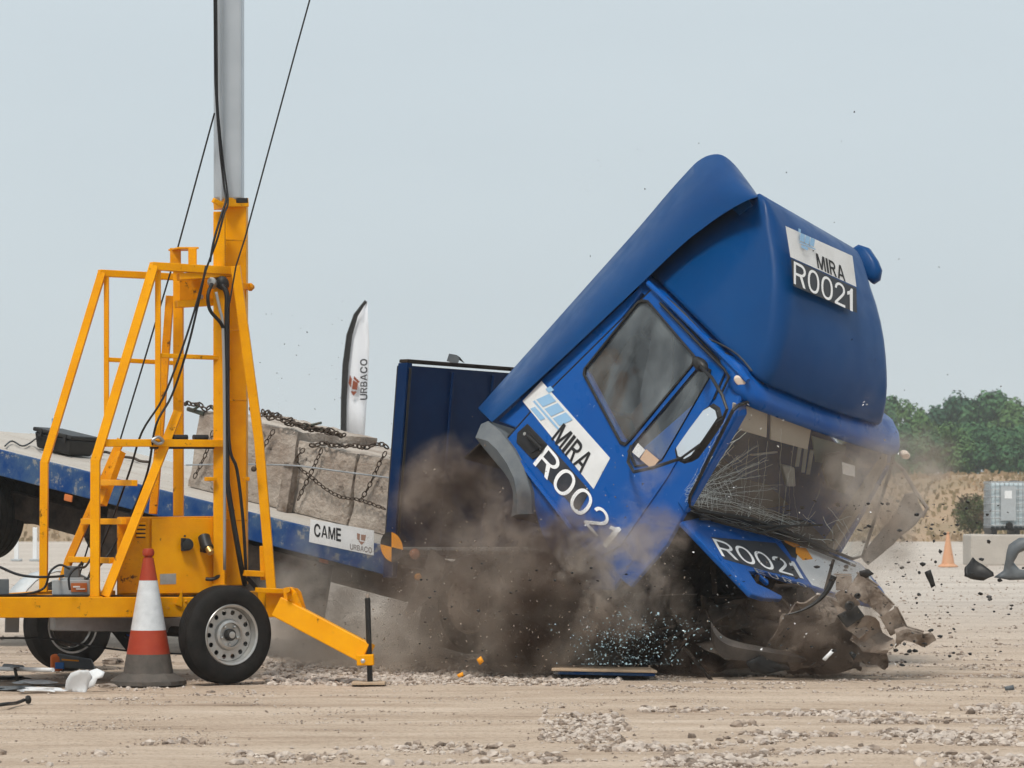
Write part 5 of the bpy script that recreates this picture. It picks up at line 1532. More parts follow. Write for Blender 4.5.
YB = .75
def bx(px, py):
    return BED.loc(onbed(px, py, YB))
A = bx(186, 490).x, bx(287, 510).x, bx(347, 522).x, bx(389, 533).x
ztop = [bx(235, 412).z - .05, bx(316, 436).z - .07, bx(370, 449).z - .05]
blabs = ['long dusty concrete block on the truck bed behind the yellow mast', 'middle dusty concrete block on the bed with crossed chains', 'dusty concrete block on the bed against the blue headboard']
for k in range(3):
    tag(rough_block(A[k] + .012, A[k + 1] - .012, YB, YB + 1.1, -.01, ztop[k], 3.3 * k + 1, cell=.045).build('concrete_block', CONC, smooth=True), blabs[k], 'concrete block', 'concrete blocks chained on the truck bed')
# steel post and strap wire against the blocks
s0 = onbed(283, 462, YB - .09)
pst = MB()
b0, b1 = BED.loc(onbed(286, 500, YB - .07)), BED.loc(onbed(287, 462, YB - .07))
pst.box(BED, b0.x - .055, b0.x + .055, YB - .11, YB - .095, -.015, b1.z)
pst.box(BED, b0.x - .055, b0.x - .043, YB - .094, YB - .03, -.015, b1.z)
pst.box(BED, b0.x + .043, b0.x + .055, YB - .094, YB - .03, -.015, b1.z)
tag(pst.build('stake_post', CRUM, bevel=.003), 'dusty steel stake post standing on the bed in front of the concrete blocks', 'post')
wr = [onbed(a, b_, YB - .12) for a, b_ in [(186, 465), (240, 464), (283, 465), (300, 466), (345, 472), (391, 478)]]
tag(MB().tube(wr, .008, 6).build('steel_cable', GALV, smooth=True), 'thin taut steel cable running along the concrete blocks to the headboard', 'cable')

def chain(pts, name, label, grp, ln=.062, wd=.015, r=.005, m=CHAIN):
    # resample
    P_ = [Vector(p) for p in pts]
    b = MB()
    seg = []
    for i in range(len(P_) - 1):
        seg.append((P_[i], P_[i + 1], (P_[i + 1] - P_[i]).length))
    tot = sum(s_[2] for s_ in seg)
    n = max(2, int(tot / (ln * .78)))
    def at(d):
        for a, c_, l_ in seg:
            if d <= l_:
                return a.lerp(c_, d / max(l_, 1e-6)), (c_ - a).normalized()
            d -= l_
        return seg[-1][1], (seg[-1][1] - seg[-1][0]).normalized()
    for i in range(n):
        c_, d = at((i + .5) * tot / n)
        u = d.cross(Vector((0, 1, .3))).normalized()
        w_ = d.cross(u)
        ang = (i % 2) * 1.57 + .5 + R_.uniform(-.25, .25)
        a = u * math.cos(ang) + w_ * math.sin(ang)
        lp = []
        for k in range(8):
            t = 2 * math.pi * k / 8
            lp.append(c_ + d * math.cos(t) * ln * .5 + a * math.sin(t) * wd * (1.15 if abs(math.sin(t)) > .5 else 1))
        lp.append(lp[0])
        b.tube(lp, r, 5, caps=False)
    o = b.build(name, m, None, smooth='all', fix=False)
    return tag(o, label, 'chain', grp)
def cp(L, off=.03, wob=.0):
    out = []
    for a, b_ in L:
        out.append(onbed(a, b_, YB - off))
    return out
CG = 'rusty chains over the concrete blocks'
chs = [([(213, 431), (208, 448), (202, 462), (194, 478)], 'short rusty chain hanging down left of the yellow mast'),
       ([(274, 430), (266, 443), (261, 455), (256, 466)], 'rusty chain slanting down just right of the yellow mast brace'),
       ([(322, 449), (316, 462), (309, 477), (302, 491), (298, 500)], 'rusty chain slanting down leftwards in the middle, upper arm of the crossing'),
       ([(304, 449), (297, 458), (300, 468), (311, 477), (326, 489), (341, 497), (360, 500), (385, 509)], 'long rusty chain sagging right across the block faces to the headboard'),
       ([(386, 452), (380, 462), (373, 478), (367, 490), (360, 501)], 'rusty chain slanting down beside the blue headboard')]
for L, lb in chs:
    chain(sm(cp(L, .05)), 'chain', lb, CG)
def topch(px0, py0, px1, py1, yy, n, amp, lb, nm='chain'):
    L = []
    for k in range(n):
        t = k / (n - 1)
        p = onbed(px0 + (px1 - px0) * t, py0 - 3 + (py1 - py0) * t + R_.uniform(-amp, amp), YB - .035 + R_.uniform(-.02, .05))
        L.append(p)
    chain(sm(L, 3), nm, lb, CG, r=.0075, wd=.018)
topch(183, 407, 216, 412, YB + .1, 7, 2.5, 'chain heaped on top of the long block left of the mast')
topch(250, 412, 292, 424, YB + .06, 8, 3, 'chain lying along the block top just right of the mast')
topch(262, 417, 345, 437, YB + .15, 12, 3.5, 'long tangled chain along the top of the middle block')
topch(285, 424, 342, 438, YB + .05, 10, 3.5, 'second tangled chain on the top edge of the middle block')
topch(310, 447, 388, 449, YB + .02, 12, 1.8, 'chain lying along the top edge up to the headboard')
# load binder bars on the chains
for k, (a, b_) in enumerate([((296, 424), (330, 432)), ((188, 409), (204, 414))]):
    tb = MB()
    p0, p1 = onbed(*a, YB), onbed(*b_, YB)
    tb.tube([p0, p1], .02, 8)
    tb.tube([p0.lerp(p1, .3) + Vector((0, -.03, .0)), p0.lerp(p1, .75) + Vector((0, -.05, .06))], .012, 6)
    tag(tb.build('chain_binder', mat('green_worn_steel', (.06, .10, .08), .6, col2=(.12, .08, .06), nscale=20), smooth=True), ['worn greenish lever binder on the chains above the middle block', 'worn lever binder on the chains left of the mast'][k], 'binder')

# black case on the bed at the left
BX = Frame(BED.hit(BED.u, BED.o, 34, 447), BED.f, BED.l, BED.u)
cas = thing('tool_case', 'black plastic case with a blue strap on the bed at the far left', 'case', BX.o)
k_ = .0001
def cbx(x0, x1, y0, y1, z0, z1, nm, m, bev=.012):
    return MB().box(BX, x0, x1, y0, y1, z0, z1).build(nm, m, cas, bevel=bev)
bo = MB().hexa([BX(.03, 0, 0), BX(.46, 0, 0), BX(.46, .3, 0), BX(.03, .3, 0), BX(0, -.03, .15), BX(.49, -.03, .15), BX(.49, .33, .15), BX(0, .33, .15)]).build('case_body', BLACK, cas, bevel=.02)
cbx(-.015, .505, -.04, .34, .152, .19, 'case_lid', BLACK)
cbx(.27, .30, -.046, -.041, .02, .19, 'strap', mat('blue_strap', (.03, .22, .5), .6), .001)
MB().tube([BX(.28, -.03, .19), BX(.22, -.02, .24), BX(.2, -.01, .30)], .012, 6).build('strap_end', mat('blue_strap_end', (.05, .25, .5), .6), cas)
for xx in (.08, .40):
    cbx(xx, xx + .04, -.05, -.041, .11, .19, 'latch', BLACK, .003)
def dk_(px, py, h=.012):
    return BED.hit(BED.u, BED.o + BED.u * h, px, py)
tag(MB().tube(sm([dk_(5, 446), dk_(12, 441), dk_(22, 446), dk_(30, 443), dk_(34, 440, .06), dk_(37, 438, .12)]), .008, 6).build('cord', CABLE, smooth=True), 'thin dark cord trailing from the black case along the bed', 'cord')
tag(MB().tube(sm([dk_(86, 450), dk_(96, 453), dk_(106, 452), dk_(118, 456), dk_(133, 458), dk_(140, 461), dk_(150, 462)]), .014, 6).build('strap_end', CHAIN, smooth=True), 'loose dark strap lying on the bed right of the black case', 'strap')

# ================================================================== MAST TRAILER
def dn_(px):
    return 22.15 + .62 * (px - 190) / 136.0
tr = thing('mast_trailer', 'yellow wheeled mast trailer with ladder, handrails and tall grey mast in the left foreground', 'mast trailer', (P(180, 640, 22.4).x, 22.4, 0))
def Q(px, py, off=0.0):
    return P(px, py, dn_(px) + off)
def rbar(pts, wpx, name, m=YEL, off=0.0, hpx=None, bev=.004, lab=None, off2=None):
    b = MB()
    L = [Q(p[0], p[1], off if off2 is None else off + (off2 - off) * i / (len(pts) - 1)) for i, p in enumerate(pts)]
    w_ = wpx / 136.0
    for i in range(len(L) - 1):
        b.bar(L[i], L[i + 1] + (L[i + 1] - L[i]).normalized() * (w_ * .2 if i < len(L) - 2 else 0), w_, (hpx or wpx) / 136.0, up=(0, 1, 0))
    return b.build(name, m, tr, bevel=bev, label=lab)
# chassis
chb = rbar([(-70, 607.5), (198, 607)], 20, 'chassis_beam', YEL, hpx=9, bev=.006, lab='long yellow side beam of the trailer')
rbar([(-70, 607.5), (198, 607)], 18, 'chassis_beam', YEL2, off=1.5, hpx=9)
for px in (-40, 20, 100, 170):
    rbar([(px, 603), (px + 92, 596)], 12, 'cross_member', YEL2, off=.1, hpx=8, off2=1.45)
rbar([(-60, 597), (120, 596.5)], 3, 'deck_edge', DIRTY, off=.06, hpx=12)
dk = MB()
dk.hexa([Q(-60, 598, .1), Q(200, 597, .1), Q(200, 597, 1.4), Q(-60, 598, 1.4), Q(-60, 596, .1), Q(200, 595.5, .1), Q(200, 595.5, 1.4), Q(-60, 596, 1.4)])
dk.build('deck_plate', DIRTY, tr)
rbar([(52, 623), (186, 625)], 15, 'axle_beam', GALV, off=.35, hpx=12, bev=.01)
rbar([(198, 600), (213, 596)], 22, 'chassis_end', YEL2, off=.3)
# rails: near and far hand rails
F_ = .80
rbar([(95, 597), (95.5, 459)], 9, 'handrail_post', off=0)
rbar([(95.5, 461), (154, 266)], 9, 'handrail', off=0)
rbar([(151, 266), (233, 271)], 8, 'handrail', off=0)
rbar([(43.5, 592), (44.5, 461)], 8, 'handrail_post', off=F_)
rbar([(44.5, 463), (102, 273)], 8, 'handrail', off=F_)
rbar([(99, 273), (176, 277)], 7, 'handrail', off=F_)
rbar([(158, 268), (158, 440)], 5.5, 'upright', off=.02)
rbar([(106.5, 276), (106.5, 422)], 5, 'upright', off=F_)
rbar([(158, 355.5), (224, 358)], 4.5, 'guard_rail', off=.03)
rbar([(107, 359.5), (174, 363)], 4.5, 'guard_rail', off=F_)
# ladder
st1 = rbar([(178, 412), (105, 597)], 9, 'ladder_stringer', YEL, off=.02)
rbar([(121, 440), (69, 560), (60, 590)], 8, 'ladder_stringer', YEL2, off=F_ - .05)
for (xa, ya), (xb, yb) in [((98, 482.5), (135, 483)), ((83, 521.5), (124, 521.5)), ((70, 559.5), (112, 560.5))]:
    rbar([(xa, ya), (xb, yb)], 6, 'rung', YEL, off=F_ - .1, off2=.05)
MB().bar(Q(120, 452, F_ - .1), Q(101, 505, F_ - .12), .09, .05).build('ladder_gusset', YEL2, tr)
# platform bar and clamps
rbar([(104, 443), (158, 443), (223, 443.5)], 7.5, 'platform_bar', YEL, off=.0)
rbar([(150, 447.5), (214, 447.5)], 3, 'platform_edge', BLACK, off=.03)
for a in (180, 200.5):
    MB().tube([Q(a - 7, 437.5, -.01), Q(a + 7, 437.5, -.01)], .022, 10).build('pipe_clamp', BLACK, tr, smooth=True)
MB().tube(sm([Q(152, 440, -.06), Q(158, 437, -.07), Q(163, 441, -.06), Q(158, 444, -.06), Q(152, 440, -.06)], 3), .012, 6).build('shackle', GALV, tr, smooth=True)
# frame legs
rbar([(178.5, 516), (178.5, 270)], 10, 'frame_post', YEL, off=.25, lab='square post beside the mast')
rbar([(170, 296), (159, 442), (153, 514)], 8, 'rear_brace', YEL2, off=.55)
rbar([(219.5, 584), (219.5, 212)], 11.5, 'frame_post', YEL, off=.05, lab='narrow front post on the mast column')
rbar([(235.5, 266), (259, 440), (271.5, 590)], 9.5, 'front_brace', YEL, off=-.12, lab='long sloping front brace right of the mast')
rbar([(236, 585), (236, 205)], 23, 'mast_sleeve', YEL, off=.22, hpx=23, bev=.008)
rbar([(220, 204), (242, 204)], 9, 'mast_collar', YEL, off=.2, hpx=30)
rbar([(229, 201), (229, -90)], 29, 'mast_tube', ALU, off=.2, hpx=29, bev=.02)
for a in (221, 238.5):
    rbar([(a, 201), (a, -90)], 2.2, 'mast_groove_rib', ALU, off=.085, hpx=2)
rbar([(236.5, 200.5), (247.5, 200.5)], 5, 'collar_pad', BLACK, off=-.03, hpx=3)
rbar([(213, 200), (222, 205)], 5, 'collar_hook', YEL, off=-.04)
# head box
MB().hexa([Q(178, 318, .0), Q(226, 318, .0), Q(226, 318, .3), Q(178, 318, .3), Q(178, 272, .0), Q(226, 272, 0), Q(226, 272, .3), Q(178, 272, .3)]) if False else None
rbar([(178, 277), (232, 273)], 7, 'head_beam', YEL, off=.01)
hp_ = MB().plate([Q(180, 279, .16), Q(222, 277, .16), Q(222, 302, .16), Q(180, 303, .16)], [], (0, -1, 0), .02).build('head_plate', YEL2, tr)
rbar([(176, 304.5), (218, 302)], 7, 'head_beam', YEL, off=.1)
rbar([(175.5, 248), (175.5, 270)], 11, 'head_bracket', YEL2, off=.22, hpx=3)
rbar([(192.5, 248), (192.5, 270)], 8.5, 'head_bracket', YEL, off=.1, hpx=3)
rbar([(173, 249), (194, 249)], 2, 'head_bracket', YEL, off=.2, hpx=22)
rbar([(236, 285.5), (251, 287)], 6.5, 'stub_bar', YEL2, off=.05)
MB().lathe(Q(249, 287, -.02), (1, .4, 0), [(.03, 0), (.03, .02), (.012, .04)], 12).build('stub_knob', YEL2, tr, smooth=True)
rbar([(205, 479), (216, 479)], 4, 'stub_bar', YEL, off=.0)
rbar([(243, 479), (249, 479)], 4, 'stub_bar', YEL, off=.0)
MB().lathe(Q(254, 469, -.18), (0, -1, 0), [(.022, 0), (.022, .02), (.01, .03)], 8).build('bolt', CHAIN, tr)
MB().lathe(Q(212, 282, -.05), (0, -1, .1), [(.036, -.1), (.036, 0), (.03, .03), (.015, .035)], 14).build('pulley', STEEL, tr, smooth=True)
MB().lathe(Q(222, 283, -.02), (0, -1, .1), [(.05, -.06), (.05, .02), (.02, .04)], 14).build('pulley_housing', BLACK, tr, smooth=True)
MB().lathe(Q(201, 297, .1), (0, -1, 0), [(.02, 0), (.02, .03), (.01, .04)], 8).build('bolt', STEEL, tr)
# cabinet
cabn = MB()
X0, X1 = 117, 221
cabn.hexa([Q(X0, 597, .12), Q(X1, 594, .12), Q(X1, 594, .75), Q(X0, 597, .75), Q(X0, 517, .12), Q(X1, 516, .12), Q(X1, 516, .75), Q(X0, 517, .75)])
cab_ = cabn.build('cabinet', YEL2, tr, bevel=.008)
def door_panel(x0, x1, nm, m):
    return MB().hexa([Q(x0, 594, .10), Q(x1, 592.5, .10), Q(x1, 592.5, .118), Q(x0, 594, .118), Q(x0, 519, .10), Q(x1, 518, .10), Q(x1, 518, .118), Q(x0, 519, .118)]).build(nm, m, cab_, bevel=.003)
door_panel(118, 149, 'side_panel', YEL2)
door_panel(151.5, 213, 'door', YEL)
for yy in (523.5, 527.5, 531.5, 535.5):
    rbar([(136, yy), (145.5, yy)], 2.2, 'louvre', YEL, off=.088, hpx=2.5)
    rbar([(136, yy + 1.8), (145.5, yy + 1.8)], 1.3, 'louvre_slot', LETB, off=.096, hpx=.8)
rbar([(216.5, 530), (218, 592)], 5, 'hinge_strip', CRUM, off=.09, hpx=2)
MB().lathe(Q(187, 544.5, .07), (.25, -1, 0), [(.046, -.03), (.046, .02), (.034, .022), (.034, .035), (.01, .04)], 18).build('socket', BLACK, tr, smooth=True)
MB().hexa([Q(181, 551, .05), Q(186, 551, .05), Q(186, 551, .1), Q(181, 551, .1), Q(181, 538, .05), Q(186, 538, .05), Q(186, 538, .1), Q(181, 538, .1)]).build('socket_plate', BLACK, tr, bevel=.004)
MB().lathe(Q(185, 536, .07), (0, -1, 0), [(.008, 0), (.008, .02), (.002, .025)], 8).build('bolt', BLACK, tr)
MB().tube([Q(204, 537, .05), Q(206, 545, .0), Q(208, 549, -.03)], .046, 12).build('plug', BLACK, tr, smooth=True)
MB().tube([Q(208, 548, -.04), Q(211, 553, -.08)], .026, 12).build('plug_ring', BRASS, tr, smooth=True)
MB().hexa([Q(200, 552, .05), Q(206, 552, .05), Q(206, 552, .11), Q(200, 552, .11), Q(200, 536, .05), Q(206, 536, .05), Q(206, 536, .11), Q(200, 536, .11)]).build('plug_plate', BLACK, tr, bevel=.004)
MB().tube(sm([Q(206, 579, .06), Q(213, 579, .02), Q(220, 575, .02), Q(224, 568, .02)], 4), .014, 8).build('hose', BLACK, tr, smooth=True)
# far wheel, near wheel, mudguards, axle
AX = Vector((.60, -.80, 0))
nw = P(232, 634.2, 21.75)
nw.z = .358
e = sub_empty('wheel', nw, tr)
wheel(e, nw, AX, .358, .19, .222, RUBBER, STEEL, holes=14)
fw = P(63, 625, 23.6)
fw.z = .36
e = sub_empty('wheel', fw, tr)
wheel(e, fw + AX * -.02, -AX, .358, .19, .222, RUBBER, STEEL, holes=14)
for ch in e.children:
    if 'tyre' not in ch.name:
        pass
MB().tube([nw - AX * .2, fw + AX * .2], .04, 10).build('axle', DIRTY, tr, smooth=True)
mgw = mat('mudguard_white', (.62, .66, .68), .5, col2=(.45, .46, .46), nscale=6)
rings = []
cg = fw - AX * .12
for k in range(13):
    a = math.pi * (.02 + .9 * k / 12)
    rr = .43
    fwd = Vector((.80, .60, 0))
    p = cg + fwd * math.cos(a) * rr + Vector((0, 0, math.sin(a) * rr))
    rings.append([p - AX * .13, p + AX * .13])
g_ = MB().loft(rings, False, False).build('mudguard', mgw, tr, smooth=True)
g_.modifiers.new('solid', 'SOLIDIFY').thickness = .012
rbar([(5, 625), (19, 625)], 15, 'lamp_plate', LGREY, off=.9, hpx=2)
# dark prop stand under the beam
MB().loft([[Q(110, 630, .5), Q(140, 630, .5), Q(140, 630, .8), Q(110, 630, .8)], [Q(132, 658, .6), Q(141, 660, .6), Q(141, 660, .7), Q(132, 658, .7)]]).build('prop_stand', BLACK, tr, bevel=.005)
MB().loft([[Q(126, 634, .48), Q(134, 636, .48), Q(134, 636, .5), Q(126, 634, .5)], [Q(134, 650, .52), Q(139, 650, .5), Q(139, 650, .56), Q(134, 650, .56)]]).build('blue_sleeve', mat('blue_plastic', (.02, .12, .5), .4), tr, bevel=.004)
# outrigger with jack
rbar([(262, 604), (282, 603)], 27, 'outrigger_socket', YEL, off=-.35, hpx=16)
rbar([(244, 573), (263, 574)], 6, 'tie_bar', YEL, off=-.1)
rbar([(247, 577), (258, 590)], 5, 'tie_bar', BLACK, off=-.05)
rbar([(262, 546), (263, 580)], 5, 'small_post', YEL, off=-.05)
rbar([(256, 590), (288, 591.5)], 5, 'tie_rod', YEL, off=-.45)
lug = MB().plate([P(283, 588, 21.95), P(291, 587, 21.95), P(296, 592, 21.9), P(302, 607, 21.9), P(299, 611, 21.9), P(284, 603, 21.95)], [], (0, -1, 0), .04).build('lug', YEL, tr, bevel=.006)
MB().plate([P(289, 589, 22.1), P(297, 588, 22.1), P(301, 592, 22.1), P(306, 609, 22.1), P(302, 611, 22.1), P(292, 604, 22.1)], [], (0, -1, 0), .03).build('lug', YEL2, tr, bevel=.006)
MB().tube([P(287, 590, 21.85), P(293, 590, 22.2)], .022, 8).build('pivot_bolt', YEL2, tr, smooth=True)
am = MB()
am.bar(P(279, 607, 22.0), P(368, 654, 21.75), .155, .13, up=(0, 1, 0))
am.build('outrigger_arm', YEL, tr, bevel=.008)
MB().bar(P(357, 660, 21.70), P(374, 659.5, 21.70), .078, .12, up=(0, 1, 0)).build('jack_clamp', YEL, tr, bevel=.006)
MB().lathe(P(363, 661, 21.62), (0, -1, 0), [(.018, 0), (.018, .02), (.005, .025)], 6).build('bolt', STEEL, tr)
jb = P(370, 683, 21.7)
jt = P(367.5, 598, 21.7)
MB().tube([Vector((jb.x, 21.72, .01)), jt], .020, 12).build('jack_leg', BLACK, tr, smooth=True)
MB().tube([jt, jt + Vector((0, 0, .03))], .014, 10).build('jack_pin', CRUM, tr, smooth=True)
MB().box(lambda x, y, z: Vector((jb.x + x, 21.72 + y, z)), -.13, .11, -.1, .1, .003, .022).build('jack_foot', TIMB, tr, bevel=.003)
MB().plate([Q(175, 604, -.06), Q(182, 590, -.06), Q(182, 607, -.06)], [], (0, -1, 0), .03).build('wing_bracket', YEL, tr)
# cables on the trailer
def cable(pts, r, m=CABLE, nm='cable', lab=None, n=5):
    return MB().tube(sm([Q(*p) if len(p) == 3 else Q(p[0], p[1], -.1) for p in pts], n), r, 6).build(nm, m, tr, smooth='all', label=lab)
cable([(214, -60, .02), (215, 60, .02), (216, 95, .0), (220, 150, .0), (224, 185, .0), (226, 200, -.05), (222, 213, -.1), (214, 240, -.12), (210, 262, -.12)], .009)
cable([(216, -60, 0.), (217, 70, .0), (218, 110, .0), (223, 160, .0), (228, 200, -.05), (224, 214, -.12), (217, 240, -.12), (206, 270, -.12), (194, 312, -.1), (181, 352, -.1), (163, 398, -.08), (142, 432, 0), (130, 470, .2), (112, 520, .5), (88, 578, .5)], .008)
cable([(206, 266, -.1), (198, 305, -.1), (187, 350, -.08), (172, 395, -.06), (156, 425, -.1), (148, 470, .1), (133, 510, .3), (108, 555, .35), (86, 580, .3)], .009)
cable([(212, 284, -.1), (208, 295, -.14), (210, 310, -.14), (220, 322, -.14), (224, 330, -.12)], .015)
cable([(222, 285, -.1), (227, 295, -.14), (227, 320, -.14), (227, 400, -.12), (227, 470, -.12), (229, 495, -.12), (240, 560, -.1), (245, 585, 0)], .020, lab='thick black cable down the mast column')
cable([(228, 330, -.12), (229, 440, -.14), (237, 470, -.14), (243, 520, -.14), (246, 572, -.1)], .013)
cable([(216, 292, -.1), (220, 310, -.12), (223, 330, -.13), (224.5, 420, -.13), (224.5, 570, -.1)], .012, CABLEG)
cable([(0, 567, .3), (20, 575, .1), (45, 577, -.1), (70, 574, .3), (84, 560, .5)], .010)
cable([(-5, 595, .0), (25, 594, .0), (44, 588, .0), (50, 572, -.05), (60, 565, -.05), (70, 569, -.1)], .009)
cable([(70, 590, -.1), (69, 577, -.1), (76, 568, -.1), (86, 566, 0), (96, 548, .4)], .009)
cable([(0, 638, .3), (50, 639, .25), (90, 646, .2), (140, 652, .2), (185, 654, .2)], .008)
cable([(125, 636, .3), (133, 640, .3), (143, 648, .3)], .01)
for px in (8, 34, 52, 78, 104, 140, 168, 186):
    for py in ((601.5, 613.5) if px in (34, 104, 186) else (607.5,)):
        MB().lathe(Q(px, py, -.035), (0, -1, 0), [(.013, 0), (.013, .010), (.007, .013)], 6).build('bolt', YEL2, tr)
for px, py, o_ in ((95.5, 594, 0), (44, 592, F_), (158, 438, 0), (219.5, 582, .0), (271, 590, -.12), (178.5, 516, .2)):
    MB().hexa([Q(px - 7, py + 4, o_ - .045), Q(px + 7, py + 4, o_ - .045), Q(px + 7, py + 4, o_ + .05), Q(px - 7, py + 4, o_ + .05), Q(px - 7, py + 2, o_ - .045), Q(px + 7, py + 2, o_ - .045), Q(px + 7, py + 2, o_ + .05), Q(px - 7, py + 2, o_ + .05)]).build('base_flange', YEL2, tr, bevel=.003)
for x0_, x1_ in ((219.5, 236),):
    for py in (240, 330, 400, 520):
        rbar([(213, py), (247, py + .5)], 1.6, 'weld_seam', YEL2, off=.048, hpx=1)
MB().plate([Q(160, 574, .097), Q(176, 573.5, .097), Q(176, 584, .097), Q(160, 584.5, .097)], [], (0, -1, 0), .002).build('data_plate', STEEL, tr)
# control box on the deck
cb = thing('control_box', 'light grey electrical control box with an orange label on the trailer deck', 'electrical box', Q(72, 595, .2))
def qbox(x0, x1, y0, y1, o0, o1, nm, m, par, bev=.006):
    return MB().hexa([Q(x0, y1, o0), Q(x1, y1, o0), Q(x1, y1, o1), Q(x0, y1, o1), Q(x0, y0, o0), Q(x1, y0, o0), Q(x1, y0, o1), Q(x0, y0, o1)]).build(nm, m, par, bevel=bev)
qbox(52, 90, 580, 595, .1, .3, 'box_body', LGREY, cb)
qbox(64, 80, 566, 578, .12, .26, 'top_housing', GREYP, cb, .012)
qbox(60, 84, 577.5, 580, .12, .26, 'housing_flange', LGREY, cb, .002)
qbox(71, 87, 583, 592, .09, .099, 'label_plate', mat('orange_label', (.45, .13, .04), .5), cb, .001)
qbox(73, 80, 586, 587.5, .084, .089, 'label_print', WHITE, cb, 0)
qbox(76, 85, 588.5, 589.5, .084, .089, 'label_print', WHITE, cb, 0)
cb2 = qbox(-6, 9, 579, 595, .1, .3, 'junction_box', GREYP, None)
tag(cb2, 'small blue grey box on the trailer deck at the left edge', 'box')
# guy wires
def guy(pts, lab):
    tag(MB().tube([P(*p) for p in pts], .0065, 6).build('guy_wire', CABLE, smooth=True), lab, 'guy wire', 'thin guy wires of the mast')
guy([(214.5, 113, 22.3), (178, 247, 22.5), (145, 358, 22.6), (108, 480, 22.8), (75, 590, 23.0)], 'thin guy wire left of the mast falling to the trailer deck')
guy([(318, -30, 22.0), (297.5, 44, 22.0), (245, 238, 21.9), (236, 266, 21.9), (229.5, 303, 21.95)], 'thin guy wire right of the mast rising out of the top of the picture')
# ================================================================== DEBRIS
def stuffpiece(pts, d, m, name, label, cat, th=.02, amp=.02, grp=None, seed=0, sub=1, n=(0, -1, .2)):
    o = crumple(pts, d, th, m, name, None, amp, seed, n, sub)
    return tag(o, label, cat, grp)
# plank on the ground
pb = P(552, 672, 22.75)
pk = thing('painted_board', 'long pale board with dark blue edge lying on the ground under the truck', 'board', (P(600, 672, 22.7).x, 22.7, 0))
def flat(px0, px1, d0, d1, z0, z1, nm, m, par):
    a, b_ = P(px0, 600, (d0 + d1) / 2).x, P(px1, 600, (d0 + d1) / 2).x
    return MB().hexa([(a, d0, z0), (b_, d0 - .1, z0 - .01), (b_, d1 - .1, z0 - .01), (a + .04, d1, z0), (a, d0, z1), (b_, d0 - .1, z1 - .012), (b_ - .03, d1 - .1, z1 - .012), (a + .04, d1, z1)]).build(nm, m, par, bevel=.004)
flat(551, 655, 22.5, 23.0, .055, .075, 'top_face', TIMB, pk)
flat(553, 653, 22.52, 22.98, .03, .053, 'painted_core', RAIL, pk)
flat(560, 640, 22.6, 22.9, .004, .028, 'batten', DIRTY, pk)
# torn black fender on the ground
fe = sm([P(711, 629, 22.5), P(716, 640, 22.45), P(727, 648, 22.42), P(745, 652, 22.4), P(770, 655, 22.4), P(790, 657, 22.4), P(806, 660, 22.4)], 4)
rings = []
for i, p in enumerate(fe):
    t = i / (len(fe) - 1)
    h = .16 * (1 - t) ** .6 * (.55 + .45 * min(1, t * 6)) + .012
    rings.append([p + Vector((0, 0, h * .55)), p + Vector((0, -.05, h * .2)), p + Vector((0, -.02, -h * .55)), p + Vector((0, .02, -h * .5)), p + Vector((0, .02, h * .5))])
tag(MB().loft(rings).build('torn_wing', mat('dusty_black_plastic', (.035, .03, .027), .6, col2=(.10, .085, .075), nscale=8), smooth=True), 'torn dark curved plastic wing lying on the ground below the open front panel', 'debris')
stuffpiece([(745, 662), (760, 656), (778, 660), (790, 668), (770, 674), (750, 672)], 22.35, BLACK, 'plastic_scrap', 'black crumpled plastic scrap on the ground under the torn wing', 'debris', amp=.06, seed=3)
# curved black trim in the air
tr_ = sm([P(785, 615, 21.9), P(800, 611, 21.9), P(815, 603, 21.9), P(827, 591, 21.9), P(834, 576, 21.9)], 5)
tag(MB().tube(tr_, .004, 6, r1=.026).build('trim_strip', BLACK, smooth=True), 'curved black trim strip flying below the open front panel', 'debris')
# pieces at the right
stuffpiece([(964, 577), (967, 566), (973, 556), (979, 561), (993, 572), (994, 577), (984, 581), (972, 579)], 22.2, BLACK, 'plastic_fragment', 'black jagged plastic fragment in the air before the concrete block', 'debris', amp=.05, seed=5, sub=2)
AR = [(994, 577), (1004, 570), (1006, 556), (1010, 546), (1020, 541), (1034, 541), (1040, 550), (1028, 550), (1018, 553), (1014, 562), (1020, 570), (1040, 572), (1040, 581), (1010, 579)]
stuffpiece(AR, 22.4, GREYP, 'bumper_corner', 'grey arched bumper corner piece in the air at the right edge', 'debris', amp=.03, seed=7, sub=1, th=.06)
stuffpiece([(925, 572), (931, 570), (934, 577), (936, 585), (932, 588), (929, 580)], 22.0, BLACK, 'plastic_fragment', 'small bent black fragment in the air above the bare ground right of the truck', 'debris', amp=.02, seed=9)
stuffpiece([(859, 571), (868, 569), (874, 574), (866, 578), (860, 576)], 22.0, BLACK, 'plastic_fragment', 'small dark fragment in the air above the white end of the front panel', 'debris', amp=.02, seed=19)
stuffpiece([(417, 356), (422, 354), (428, 359), (429, 362), (423, 361)], 23.2, GREYP, 'plastic_fragment', 'tiny grey chip in the air just above the headboard', 'debris', amp=.01, seed=29) if False else None
stuffpiece([(849, 661 - 8), (852, 651), (856, 655), (853, 660)], 21.9, BLACK, 'plastic_fragment', 'small black chip by the bumper remains near the ground', 'debris', amp=.02, seed=11)
stuffpiece([(822, 659), (832, 649), (834, 652), (825, 661)], 21.9, WHITE, 'white_fragment', 'small white slanted fragment near the ground below the bumper', 'debris', amp=.01, seed=12)
stuffpiece([(477, 659), (481, 656), (484, 661), (480, 665)], 22.0, ORANGE, 'orange_fragment', 'small orange fragment just above the gravel below the truck wheel', 'debris', amp=.01, seed=14)
stuffpiece([(457, 675), (463, 672), (464, 676), (459, 678)], 21.9, ORANGE, 'orange_fragment', 'orange chip lying on the gravel left of the board', 'debris', amp=.01, seed=15)
